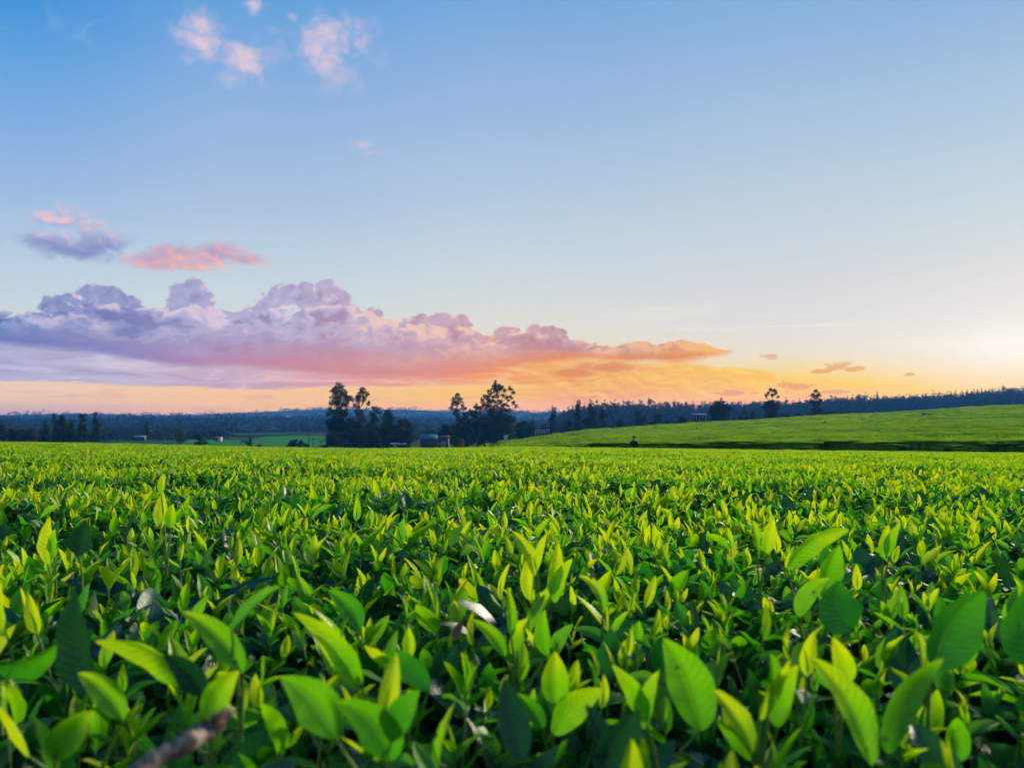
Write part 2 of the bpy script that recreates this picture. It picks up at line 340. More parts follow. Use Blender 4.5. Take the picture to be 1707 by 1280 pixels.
class MB:
    """collects simple solids into one mesh"""
    def __init__(s): s.v = []; s.q = []; s.t = []
    def add(s, V, Q=(), T=()):
        k = len(s.v); s.v.extend([tuple(p) for p in V])
        s.q.extend([tuple(i + k for i in f) for f in Q]); s.t.extend([tuple(i + k for i in f) for f in T])
    def box(s, c, d, rz=0):
        x, y, z = c; a, b, h = d[0] / 2, d[1] / 2, d[2] / 2; co, si = math.cos(rz), math.sin(rz)
        P = []
        for sx, sy, sz in ((-1,-1,-1),(1,-1,-1),(1,1,-1),(-1,1,-1),(-1,-1,1),(1,-1,1),(1,1,1),(-1,1,1)):
            u, w = sx * a, sy * b
            P.append((x + u * co - w * si, y + u * si + w * co, z + sz * h))
        s.add(P, [(0,3,2,1),(4,5,6,7),(0,1,5,4),(1,2,6,5),(2,3,7,6),(3,0,4,7)])
    def gable(s, c, d, h, rz=0, over=0.0, th=.08):
        """two-slope roof slab: c centre of eaves plane, d (length x, span y)"""
        x, y, z = c; L, Wd = d[0] / 2 + over, d[1] / 2 + over; co, si = math.cos(rz), math.sin(rz)
        prof = [(-Wd, 0), (0, h), (Wd, 0), (Wd, th), (0, h + th * 1.2), (-Wd, th)]
        P = []
        for sx in (-L, L):
            for (w, zz) in prof: P.append((x + sx * co - w * si, y + sx * si + w * co, z + zz))
        Q = [(0,6,7,1),(1,7,8,2),(2,8,9,3),(3,9,10,4),(4,10,11,5),(5,11,6,0),(0,1,4,5),(1,2,3,4),(6,11,10,7),(7,10,9,8)]
        s.add(P, Q)
    def tube(s, pts, rad, n=8, caps=True):
        pts = np.asarray(pts, float); rad = np.broadcast_to(np.asarray(rad, float), (len(pts),))
        V = []; Q = []; up = np.array([0, 0, 1.])
        for i, p in enumerate(pts):
            t = pts[min(i + 1, len(pts) - 1)] - pts[max(i - 1, 0)]; t = t / (np.linalg.norm(t) + 1e-9)
            a = np.cross(t, up if abs(t[2]) < .95 else np.array([1., 0, 0])); a /= np.linalg.norm(a); b = np.cross(t, a)
            for k in range(n):
                th = 2 * pi * k / n; V.append(p + rad[i] * (math.cos(th) * a + math.sin(th) * b))
        for i in range(len(pts) - 1):
            for k in range(n):
                j = (k + 1) % n; Q.append((i*n+k, (i+1)*n+k, (i+1)*n+j, i*n+j))
        T = []
        if caps:
            V.append(pts[0]); V.append(pts[-1]); c0 = len(V) - 2
            for k in range(n):
                j = (k + 1) % n; T.append((c0, k, j)); T.append((c0 + 1, (len(pts)-1)*n+j, (len(pts)-1)*n+k))
        s.add(V, Q, T)
    def build(s, name, mat, parent=None, loc=(0, 0, 0), smooth=False):
        return obj(name, mesh_np(name, s.v, [s.q, s.t], mat, smooth), parent, loc)
def copy_tree(o, parent=None):
    c = o.copy(); COL.objects.link(c); c.parent = parent
    for ch in o.children: copy_tree(ch, c)
    return c

# ------------------------------------------------------------------ materials
def new_mat(name):
    m = bpy.data.materials.new(name); m.use_nodes = True; t = m.node_tree; t.nodes.clear(); E.nt = t; DIM[0] = '3D'
    out = t.nodes.new('ShaderNodeOutputMaterial'); return m, t, out
def principled(t, out=None, **k):
    p = t.nodes.new('ShaderNodeBsdfPrincipled')
    for kk, v in k.items():
        i = p.inputs[kk.replace('_', ' ')]
        if isinstance(v, E): t.links.new(v.s, i)
        elif hasattr(v, 'is_linked'): t.links.new(v, i)
        elif isinstance(v, str): i.default_value = s2l(v)
        elif isinstance(v, tuple) and len(v) == 3: i.default_value = v + (1,)
        else: i.default_value = v
    if out: t.links.new(p.outputs[0], out.inputs[0])
    return p
def texco(t, kind='Object'):
    return t.nodes.new('ShaderNodeTexCoord').outputs[kind]
def bump(t, h, strength, dist=0.1):
    b = t.nodes.new('ShaderNodeBump'); t.links.new(h.s, b.inputs['Height']); b.inputs['Strength'].default_value = strength
    b.inputs['Distance'].default_value = dist; return b.outputs[0]
def attr(t, name):
    n = t.nodes.new('ShaderNodeAttribute'); n.attribute_name = name; return E(n.outputs['Fac'])
def plain(name, col, rough=.7, var=.25, scale=3.0, metallic=0.0):
    m, t, out = new_mat(name)
    n = noise(texco(t), scale, 4, .6)
    c = tuple(v for v in (s2l(col)[:3] if isinstance(col, str) else col))
    r = ramp(n, [(0.3, tuple(v * (1 - var) for v in c)), (0.7, tuple(min(1, v * (1 + var)) for v in c))], lin=True)
    principled(t, out, Base_Color=r, Roughness=rough, Metallic=metallic)
    return m
def leaf_mat(name, cols, trans_cols, rough=.38, tr=.45, veins=True, detail=True):
    """tea leaf: glossy upper skin, light shining through, pale midrib and side veins"""
    m, t, out = new_mat(name)
    tint = attr(t, 'tint')
    oi = t.nodes.new('ShaderNodeObjectInfo')
    k = clamp01(tint + (E(oi.outputs['Random']) - 0.6) * 0.45)
    if veins: k = clamp01(k + (attr(t, 'lv') - 0.5) * 0.28 + (noise(texco(t), 22.0, 2) - 0.5) * 0.35)
    if veins:
        ge = t.nodes.new('ShaderNodeNewGeometry'); k = clamp01(k + (noise(ge.outputs['Position'], .42, 3, .6) - 0.5) * 0.75)
    if not veins:
        ge = t.nodes.new('ShaderNodeNewGeometry'); mp = t.nodes.new('ShaderNodeMapping'); mp.inputs['Scale'].default_value = (.022, .11, .05); mp.inputs['Rotation'].default_value = (0, 0, .15)
        t.links.new(ge.outputs['Position'], mp.inputs[0]); k = clamp01(k + (noise(mp.outputs[0], 1.0, 6, .65) - 0.5) * 1.5)
    base = ramp(k, cols, lin=True); trc = ramp(k, trans_cols, lin=True)
    if veins:
        lu, lv = attr(t, 'lu'), attr(t, 'lv')
        mid = sstep(E.m('ABSOLUTE', lu), 0.07, 0.015)
        side = E.m('PINGPONG', lv * 1.0 + E.m('ABSOLUTE', lu) * -0.16, 0.045)
        sv = sstep(side, 0.012, 0.002) * 0.55 * sstep(E.m('ABSOLUTE', lu), 0.0, 0.2)
        vn = clamp01(mid * 0.6 + sv)
        base = mixc(vn, base, (0.22, 0.36, 0.05) if cols is YOUNG else (0.035, 0.13, 0.035)); trc = mixc(clamp01(mid * 0.35 + sv * .8), trc, (0.03, 0.10, 0.01))
        vs = t.nodes.new('ShaderNodeTexVoronoi'); t.links.new(texco(t), vs.inputs['Vector']); vs.inputs['Scale'].default_value = 75.0
        vr = t.nodes.new('ShaderNodeSeparateColor'); t.links.new(vs.outputs['Color'], vr.inputs[0])
        spot = sstep(E(vs.outputs[0]), 0.20, 0.10) * sstep(E(vr.outputs[0]), .80, .84)
        tipb = sstep(lv, .955, .99) * sstep(noise(texco(t), 9.0, 1), .5, .6)
        brown = clamp01(spot + tipb)
        base = mixc(brown * .8, base, (0.10, 0.045, 0.012)); trc = mixc(brown * .8, trc, (0.06, 0.03, 0.004))
        nz = noise(texco(t), 60.0 if detail else 30.0, 3, .6)
        base = mixc(sstep(nz, .45, .75) * 0.35, base, (0.02, 0.09, 0.015))
        nm = bump(t, side * -9.0 + nz * 0.6 + mid * -1.0, 0.55, 0.0018)
        p = principled(t, None, Base_Color=base, Roughness=rough, Normal=nm)
        p.inputs['Specular IOR Level'].default_value = .38
    else:
        p = principled(t, None, Base_Color=base, Roughness=rough, Specular_IOR_Level=.25)
    tl = t.nodes.new('ShaderNodeBsdfTranslucent'); t.links.new(trc, tl.inputs[0])
    mx = t.nodes.new('ShaderNodeMixShader'); mx.inputs[0].default_value = tr
    t.links.new(p.outputs[0], mx.inputs[1]); t.links.new(tl.outputs[0], mx.inputs[2]); t.links.new(mx.outputs[0], out.inputs[0])
    return m
YOUNG = [(0.0, (0.008, 0.075, 0.020)), (0.3, (0.030, 0.19, 0.012)), (0.65, (0.115, 0.38, 0.006)), (0.88, (0.33, 0.57, 0.006)), (1.0, (0.44, 0.63, 0.008))]
YOUNG_T = [(0.0, (0.012, 0.17, 0.012)), (0.3, (0.07, 0.45, 0.005)), (0.65, (0.27, 0.73, 0.002)), (0.88, (0.68, 0.92, 0.003)), (1.0, (0.84, 0.95, 0.004))]
OLD = [(0.0, (0.008, 0.055, 0.038)), (0.5, (0.016, 0.105, 0.026)), (1.0, (0.05, 0.20, 0.012))]
OLD_T = [(0.0, (0.01, 0.09, 0.03)), (0.5, (0.03, 0.16, 0.012)), (1.0, (0.09, 0.30, 0.008))]
M_young = leaf_mat('young_tea_leaf', YOUNG, YOUNG_T, .42, .42)
M_old = leaf_mat('old_tea_leaf', OLD, OLD_T, .42, .24)
M_stem = plain('tea_stem', (0.13, 0.24, 0.03), .5, .3, 80)
M_farleaf = leaf_mat('far_tea_leaf', [(0.0, (0.012, 0.07, 0.01)), (0.4, (0.06, 0.2, 0.008)), (1.0, (0.30, 0.50, 0.012))],
                     [(0.0, (0.03, 0.12, 0.005)), (0.4, (0.14, 0.38, 0.004)), (1.0, (0.50, 0.70, 0.006))], .45, .42, veins=False)

def soil_mat():
    m, t, out = new_mat('ground')
    co = texco(t)
    n = noise(co, 0.012, 6, .6); n2 = noise(co, 0.35, 5, .65); n3 = noise(co, 14, 4, .7)
    c = ramp(n, [(0.35, (0.010, 0.035, 0.016)), (0.5, (0.016, 0.055, 0.02)), (0.62, (0.03, 0.10, 0.025)), (0.75, (0.015, 0.045, 0.02))], lin=True)
    c = mixc(sstep(n2, .45, .7) * .5, c, (0.03, 0.045, 0.015))
    se = t.nodes.new('ShaderNodeSeparateXYZ'); t.links.new(co, se.inputs[0])
    r = E.m('SQRT', E(se.outputs[0]) * E(se.outputs[0]) + E(se.outputs[1]) * E(se.outputs[1]))
    dirt = ramp(n3, [(0.3, (0.018, 0.013, 0.009)), (0.7, (0.045, 0.030, 0.020))], lin=True)
    c = mixc(sstep(r, 90, 66), c, dirt)          # bare red-brown earth between the tea bushes and in the lane
    principled(t, out, Base_Color=c, Roughness=1.0, Specular_IOR_Level=.05, Normal=bump(t, n3, .5, .03))
    return m
M_ground = soil_mat()

# ------------------------------------------------------------------ terrain
PXC = [-300, 0, 300, 545, 700, 780, 830, 870, 1000, 1200, 1430, 1707, 2200]
KN = np.interp
def k_near(px): return KN(px, [-300, 0, 200, 400, 600, 800, 870, 1000, 1200, 1400, 1707, 2200], [33, 35, 38, 43, 46, 44.5, 43, 45, 47.5, 50, 53.5, 58])
def y_edge(px): return 55.0 + 0 * px
def polar(x, y):
    r = np.hypot(x, y); az = np.clip(np.arctan2(x, y), -0.75, 0.75)
    return CX + F * np.tan(az), r * np.cos(az)
def lump(x, y):
    """soft unevenness of the plucked tea tables"""
    return (0.030 * np.sin(1.9 * x + 1.3 * np.sin(1.1 * y)) * np.sin(1.6 * y + .8 * np.sin(1.7 * x)) + 0.022 * np.sin(4.1 * x + 2.0 * y + np.sin(2.3 * y))
            * np.sin(3.7 * y - 1.1 * x)) * np.clip((np.hypot(x, y) - .9) / 2.0, 0.12, 1.0)
def rows(x, y):
    """shallow worn lines between the tea rows"""
    px, Y = polar(x, y)
    d = 0
    for yy, x0, x1, dep in ((12.0, 640, 1070, .20), (13.2, 1340, 1560, .18), (26, 420, 900, .20), (22, 1080, 1760, .20), (38, 100, 1500, .26), (17, 60, 420, .14), (31, 1200, 1760, .2)):
        w = np.exp(-((Y - yy - .25 * np.sin(x * .9)) / (0.16 + yy * .009)) ** 2) * np.clip((px - x0) / 90, 0, 1) * np.clip((x1 - px) / 90, 0, 1)
        d = d + dep * w
    return -d
def canopy_near(x, y):
    px, Y = polar(x, y)
    return -(k_near(px) * Y / F + 0.24) + lump(x, y) + rows(x, y)
CFY = np.log([63, 80, 120, 200, 300])
CFX = [780, 830, 870, 1000, 1200, 1430, 1707, 2200]
CF = np.array([[752, 751, 749, 747, 745], [750, 748.5, 746, 739, 737], [746, 743, 738.5, 734, 732], [740, 734, 726, 718, 713.5], [737, 730, 720, 709, 703],
               [736, 727, 713, 698, 690], [735, 724, 706, 687, 675], [733, 718, 694, 668, 652]])
def interp2(xs, ys, T, px, ly):
    px = np.clip(px, xs[0], xs[-1]); ly = np.clip(ly, ys[0], ys[-1])
    i = np.clip(np.searchsorted(xs, px) - 1, 0, len(xs) - 2); j = np.clip(np.searchsorted(ys, ly) - 1, 0, len(ys) - 2)
    xs = np.asarray(xs, float); ys = np.asarray(ys, float)
    u = (px - xs[i]) / (xs[i+1] - xs[i]); v = (ly - ys[j]) / (ys[j+1] - ys[j])
    u = u * u * (3 - 2 * u) * .5 + u * .5
    return (T[i, j]*(1-u)+T[i+1, j]*u)*(1-v) + (T[i, j+1]*(1-u)+T[i+1, j+1]*u)*v
def far_end(px): return KN(px, [780, 830, 870, 1000, 1200, 1300], [130, 175, 190, 250, 300, 300])
def far_front(px, x): return 62.4 + 2.0 * (1 - np.abs(np.sin(x * .42 + .6 * np.sin(x * .23)))) ** 1.5 + .2 * np.sin(x * 1.9 + 1)
def canopy_base(x, y):
    px, Y = polar(x, y)
    return -(interp2(CFX, CFY, CF, px, np.log(np.maximum(Y, 60))) - HY) * Y / F
def canopy_far(x, y):
    px, Y = polar(x, y)
    z = canopy_base(x, y)
    d = Y - far_front(px, x)
    prof = np.clip(d / 0.85, 0, 1); prof = np.sqrt(1 - (1 - prof) ** 2)
    z = z - 0.95 * (1 - prof)
    z = z + 0.05 * np.sin(x * .9 + 2 * np.sin(y * .31)) * np.sin(y * .8 + x * .15) + .035 * np.sin(x * 2.3) * np.sin(y * 1.9)
    # rows worn between the bushes, running up the slope at a slant
    rowp = (y * .86 + x * .22 + 1.2 * np.sin(x * .05)) / 9.0
    z = z - .22 * np.exp(-((rowp - np.round(rowp)) / .035) ** 2) * (.5 + .5 * np.sin(x * .11 + np.round(rowp) * 2.1))
    return z
GY = np.log([58, 63, 75, 90, 150, 250, 300, 400, 600, 900, 1500, 2500, 3500, 5000, 9000])
def frow(a): return a
G = {
 -300: [760, 762, 770, 777, 766, 757, 751, 744, 732, 721, 710, 701, 692, 697, 697],
 0:    [760, 762, 770, 777, 766, 757, 751, 744, 732, 721, 710, 701, 692, 697, 697],
 300:  [764, 766, 772, 779, 768, 758, 752, 743, 731, 720, 709, 700, 690.5, 697, 697],
 545:  [768, 769, 774, 781, 769, 758, 752, 742, 729, 718, 707, 696, 684, 695, 697],
 700:  [768, 769, 774, 780, 769, 758, 751, 743, 731, 719, 708, 697, 685, 695, 697],
 780:  [768, 769, 769, 766, 757, 754, 750, 742, 731, 719, 708, 698, 685, 695, 697],
 830:  [767, 767, 761, 758, 748, 750, 748, 741, 730, 719, 708, 698, 684, 695, 697],
 870:  [766, 765, 758, 753, 742, 744, 745, 740, 729, 719, 708, 698, 685, 695, 697],
 1000: [768, 762, 753, 746, 730, 719.5, 722, 717, 712, 708, 703, 697, 689, 696, 697],
 1200: [770, 759, 749, 741, 723, 710.5, 707.5, 705, 702, 700, 698, 695, 692, 696, 697],
 1430: [772, 758, 746, 736, 713, 698, 694.5, 693, 690, 689, 690, 692, 692, 696, 697],
 1707: [774, 757, 744, 731, 704, 685, 679.5, 684, 682, 683, 686, 690, 691, 696, 697],
 2200: [776, 755, 739, 723, 690, 665, 656.5, 670, 672, 675, 682, 688, 690, 696, 697]}
GT = np.array([G[k] for k in PXC], float)
def ground_z(x, y):
    x = np.asarray(x, float); y = np.asarray(y, float)
    px, Y = polar(x, y)
    near = canopy_near(x, y) - lump(x, y) - rows(x, y) - 0.80
    far = -(interp2(PXC, GY, GT, px, np.log(np.maximum(Y, 58))) - HY) * Y / F
    far = far + np.clip((Y - 700) / 1500, 0, 1) * (7 * np.sin(x * .004 + 1) * np.sin(y * .003) + 3 * np.sin(x * .011) * np.sin(y * .009))
    under = np.minimum(far, canopy_base(x, y) - .95)
    far = np.where((px > 800) & (Y > 58) & (Y < far_end(px) + 12), under, far)
    w = np.clip((Y - 55.5) / 3.0, 0, 1)
    return near * (1 - w) + far * w
def at(px, Y, py=None):
    """ground point in photo column px at depth Y (or explicit height from py)"""
    x = (px - CX) / F * Y
    z = float(ground_z(x, Y)) if py is None else -(py - HY) / F * Y
    return (x, Y, z)

az = np.concatenate([np.linspace(-180, -42, 40)[:-1], np.linspace(-42, 42, 260), np.linspace(42, 180, 40)[1:]])
rr = np.concatenate([[0.01], np.geomspace(.3, 50, 60), np.linspace(51, 70, 40), np.geomspace(72, 3850, 130)])
A, R = np.meshgrid(np.radians(az), rr)
X, Y_ = R * np.sin(A), R * np.cos(A)
Z = ground_z(X, Y_)
V = np.stack([X, Y_, Z], -1).reshape(-1, 3)
nr, nc = A.shape
i, j = np.meshgrid(np.arange(nr - 1), np.arange(nc - 1), indexing='ij')
Q = np.stack([i*nc+j, i*nc+j+1, (i+1)*nc+j+1, (i+1)*nc+j], -1).reshape(-1, 4)
tag(obj('ground', mesh_np('ground', V, Q, M_ground)), kind='structure')

def drape(name, outline, mat, lift=0.05, n=40, fn=ground_z, kind='structure'):
    """sheet laid on the terrain: outline given as rows [(px_left,px_right,Y)]"""
    Vv = []; m = n
    Ys = np.array([r[2] for r in outline], float)
    ts = np.linspace(0, 1, n)
    for t in ts:
        yy = np.exp(np.interp(t, np.linspace(0, 1, len(Ys)), np.log(Ys)))
        l = np.interp(t, np.linspace(0, 1, len(Ys)), [r[0] for r in outline]); r_ = np.interp(t, np.linspace(0, 1, len(Ys)), [r[1] for r in outline])
        for u in np.linspace(0, 1, m):
            px = l + (r_ - l) * u; x = (px - CX) / F * yy
            Vv.append((x, yy, float(fn(x, yy)) + lift))
    q = [(a*m+b, a*m+b+1, (a+1)*m+b+1, (a+1)*m+b) for a in range(n-1) for b in range(m-1)]
    return tag(obj(name, mesh_np(name, Vv, np.array(q), mat)), kind=kind)
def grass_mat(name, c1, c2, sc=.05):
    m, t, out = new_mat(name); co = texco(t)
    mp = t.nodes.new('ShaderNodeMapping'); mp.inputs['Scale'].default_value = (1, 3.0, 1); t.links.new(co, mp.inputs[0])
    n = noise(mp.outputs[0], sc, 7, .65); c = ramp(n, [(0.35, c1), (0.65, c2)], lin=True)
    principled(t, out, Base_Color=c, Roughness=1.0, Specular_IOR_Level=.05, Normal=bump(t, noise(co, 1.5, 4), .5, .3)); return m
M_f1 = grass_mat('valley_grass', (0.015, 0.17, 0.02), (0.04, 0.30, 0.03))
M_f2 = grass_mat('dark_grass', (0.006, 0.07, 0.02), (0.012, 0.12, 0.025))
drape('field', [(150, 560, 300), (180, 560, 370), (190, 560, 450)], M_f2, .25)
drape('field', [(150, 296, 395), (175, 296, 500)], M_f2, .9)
drape('field', [(400, 560, 330), (395, 560, 400), (410, 560, 470), (440, 560, 640)], M_f1, .5)
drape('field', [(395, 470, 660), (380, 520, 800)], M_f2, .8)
drape('field', [(305, 395, 365), (300, 400, 400), (315, 402, 520)], M_f1, .5)
# ------------------------------------------------------------------ tea leaves
def leaf_grid(L, Wd, nl, nw, bend, fold, shape=1.0, ruffle=0.0, ph=0.0, twist=0.0):
    """leaf along +X from the origin, upper face +Z; returns V, Q, lu, lv"""
    ts = np.linspace(0, 1, nl + 1); us = np.linspace(-1, 1, nw + 1)
    prof = np.sin(pi * np.clip(ts, 0, 1) ** (0.82 * shape)) ** 0.68 * (1 - 0.22 * ts)
    prof = np.maximum(prof, 0.03); prof[-1] = 0.0; prof[0] = .06
    th = bend * (ts - 0.1) * 1.1                     # tangent angle along the midrib
    dsx = np.cos(-th); dsz = np.sin(-th)
    cx = np.concatenate([[0], np.cumsum((dsx[1:] + dsx[:-1]) / 2)]) * L / nl; cz = np.concatenate([[0], np.cumsum((dsz[1:] + dsz[:-1]) / 2)]) * L / nl
    V = []; lu = []; lv = []
    for k, t in enumerate(ts):
        w = Wd / 2 * prof[k]
        for u in us:
            y = u * w * math.cos(fold); zf = abs(u) * w * math.sin(fold) * (1 - .25 * abs(u))
            zr = ruffle * w * math.sin(t * 19 + ph + (2 if u > 0 else 0)) * abs(u) ** 2
            zz = zf + zr; tw = twist * t
            y, zz = y * math.cos(tw) - zz * math.sin(tw), y * math.sin(tw) + zz * math.cos(tw)
            nx, nz = math.sin(th[k]), math.cos(th[k])
            V.append((cx[k] + nx * zz, y, cz[k] + nz * zz)); lu.append(u); lv.append(t)
    m = nw + 1
    Q = [(a*m+b, (a+1)*m+b, (a+1)*m+b+1, a*m+b+1) for a in range(nl) for b in range(nw)]
    return np.array(V), np.array(Q), np.array(lu), np.array(lv)
def rot(az_, el_, roll=0.0):
    """frame with +X pointing (az from +X axis, elevation el), upper face turned to the stem side"""
    ca, sa, ce, se = math.cos(az_), math.sin(az_), math.cos(el_), math.sin(el_)
    x = np.array([ca*ce, sa*ce, se]); y = np.array([-sa, ca, 0]); z = np.cross(x, y)
    cr, sr = math.cos(roll), math.sin(roll)
    y2 = y * cr + z * sr; z2 = -y * sr + z * cr
    return np.stack([x, y2, z2], 1)
class LeafPack:
    def __init__(s): s.V = []; s.Q = []; s.lu = []; s.lv = []; s.c = []; s.n = 0; s.mi = []
    def add(s, g, M, p, tint, mi=0):
        V, Q, lu, lv = g
        s.V.append(V @ M.T + p); s.Q.append(Q + s.n); s.lu.append(lu); s.lv.append(lv); s.c.append(np.full(len(V), tint)); s.n += len(V)
        s.mi.append(np.full(len(Q), mi))
    def mesh(s, name, mats):
        return mesh_np(name, np.concatenate(s.V), np.concatenate(s.Q), mats=mats, cols=np.concatenate(s.c),
                       uvs=(np.concatenate(s.lu), np.concatenate(s.lv)), midx=np.concatenate(s.mi))
R_ = random.Random(11)
def shoot_spec(r):
    """leaves of one young shoot: (base height, azimuth, elevation, length, width, bend, fold, tint)"""
    n = r.choice((2, 3, 3, 4)); a0 = r.uniform(0, 2*pi); H = r.uniform(.02, .055); out = []
    for k in range(n):
        f = k / max(1, n - 1)
        L = r.choice((r.uniform(.026, .040), r.uniform(.036, .060))) * (0.80 + .45 * (1 - abs(f - .5)))
        out.append((H * (1 - .62 * f), a0 + k * 2.4 + r.uniform(-.4, .4), radians(r.uniform(62, 84) - 42 * f + r.uniform(-18, 8)), L, L * r.uniform(.38, .56),
                    r.uniform(-.25, .75), radians(r.uniform(22, 48)), min(1, max(0.25, 0.98 - .42 * f + r.uniform(-.2, .1)))))
    return H, out
def old_spec(r):
    n = r.choice((3, 4, 5)); a0 = r.uniform(0, 2*pi); out = []
    for k in range(n):
        L = r.uniform(.050, .095)
        out.append((r.uniform(-.05, .015), a0 + k * 2.3 + r.uniform(-.5, .5), radians(r.uniform(0, 62)), L, L * r.uniform(.42, .56),
                    r.uniform(.1, 1.0), radians(r.uniform(8, 32)), min(1, max(0, r.gauss(.5, .28)))))
    return out
GRID = {}
def pack_shoot(P, spec, r, p=np.zeros(3), nl=8, nw=4, M0=None, bud=True):
    H, lv = spec
    for (h, a, e, L, Wd, b, f, c) in lv:
        g = leaf_grid(L, Wd, nl, nw, b, f, r.uniform(.9, 1.1), r.uniform(.02, .1) if nl > 5 else 0, r.uniform(0, 6), r.uniform(-.5, .5))
        P.add(g, rot(a, e, r.uniform(-.5, .5)), p + np.array([0, 0, h - H * .55]), c)
    if bud:
        g = leaf_grid(r.uniform(.025, .04), .007, max(3, nl // 2), 2, r.uniform(-.2, .3), radians(60)); P.add(g, rot(r.uniform(0, 6), radians(r.uniform(75, 88))), p + np.array([0, 0, H * .45]), .95)
def pack_old(P, spec, r, p=np.zeros(3), nl=8, nw=4, mi=0):
    for (h, a, e, L, Wd, b, f, c) in spec:
        g = leaf_grid(L, Wd, nl, nw, b, f, r.uniform(.85, 1.0), r.uniform(.03, .12) if nl > 5 else 0, r.uniform(0, 6), r.uniform(-.3, .3))
        P.add(g, rot(a, e, r.uniform(-.4, .4)), p + np.array([0, 0, h - .045]), c, mi)

def hidden(name, me):
    """mesh kept out of the scene, used only as the source of the field's foliage"""
    return bpy.data.objects.new(name, me)
def mid_spec(r):
    n = r.choice((3, 4, 4)); a0 = r.uniform(0, 2*pi); out = []; w = r.uniform(-.15, .12); big = r.choice((.8, 1.0, 1.35))
    for k in range(n):
        L = r.uniform(.040, .064) * big
        out.append((r.uniform(-.035, .02), a0 + k * 2.4 + r.uniform(-.5, .5), radians(r.uniform(15, 75)), L, L * r.uniform(.44, .60),
                    r.uniform(-.1, 1.0), radians(r.uniform(12, 40)), min(1, max(0, w + r.uniform(.08, .55)))))
    return out
NSH, NOL, NPA = 14, 12, 16; NMI = 12
src = []
protos_shoot = []
for k in range(NSH):
    sp = shoot_spec(R_); protos_shoot.append(sp)
    P = LeafPack(); pack_shoot(P, sp, R_)
    st = MB(); st.tube([(0, 0, -.09), (.001, .001, -.04), (0, 0, sp[0] * .45)], [.0016, .0014, .0009], 5, False)
    k0 = len(P.mi)
    V = np.array(st.v); P.V.append(V); P.Q.append(np.array(st.q) + P.n); P.lu.append(np.zeros(len(V)) + .5); P.lv.append(np.zeros(len(V)) + .5)
    P.c.append(np.full(len(V), .5)); P.mi.append(np.full(len(st.q), 1)); P.n += len(V)
    src.append(hidden('shoot_foliage', P.mesh('shoot_foliage', [M_young, M_stem])))
for k in range(NOL):
    P = LeafPack(); pack_old(P, old_spec(R_), R_)
    src.append(hidden('mature_foliage', P.mesh('mature_foliage', [M_old])))
for k in range(NMI):
    P = LeafPack(); pack_old(P, mid_spec(R_), R_)
    src.append(hidden('green_foliage', P.mesh('green_foliage', [M_young])))
# one-metre patches of simpler foliage for farther off, mixed old and young
for k in range(NPA):
    P = LeafPack(); r = R_
    for q in range(54):
        p = np.array([r.uniform(-.3, .3), r.uniform(-.3, .3), r.gauss(0, .014)])
        pack_shoot(P, shoot_spec(r), r, p, 3, 2, bud=False)
    for q in range(84):
        p = np.array([r.uniform(-.3, .3), r.uniform(-.3, .3), r.gauss(.0, .014)]); pack_old(P, mid_spec(r), r, p, 3, 2, 0)
    for q in range(48):
        p = np.array([r.uniform(-.3, .3), r.uniform(-.3, .3), r.gauss(-.004, .015)])
        pack_old(P, old_spec(r), r, p, 3, 2, 1)
    src.append(hidden('patch_foliage', P.mesh('patch_foliage', [M_young, M_old])))
# coarser patches, 2.4 m, for the far field
NFA = 4
for k in range(NFA):
    P = LeafPack(); r = R_
    for q in range(2100):
        p = np.array([r.uniform(-1.2, 1.2), r.uniform(-1.2, 1.2), r.gauss(0, .03)])
        L = r.uniform(.09, .15)
        g = leaf_grid(L, L * .5, 2, 2, r.uniform(0, .6), radians(r.uniform(15, 45)))
        P.add(g, rot(r.uniform(0, 2*pi), radians(r.gauss(48, 22)), r.uniform(-.6, .6)), p + np.array([0, 0, -.04]), min(1, max(0, r.gauss(.66, .25))))
    src.append(hidden('far_patch_foliage', P.mesh('far_patch_foliage', [M_farleaf])))

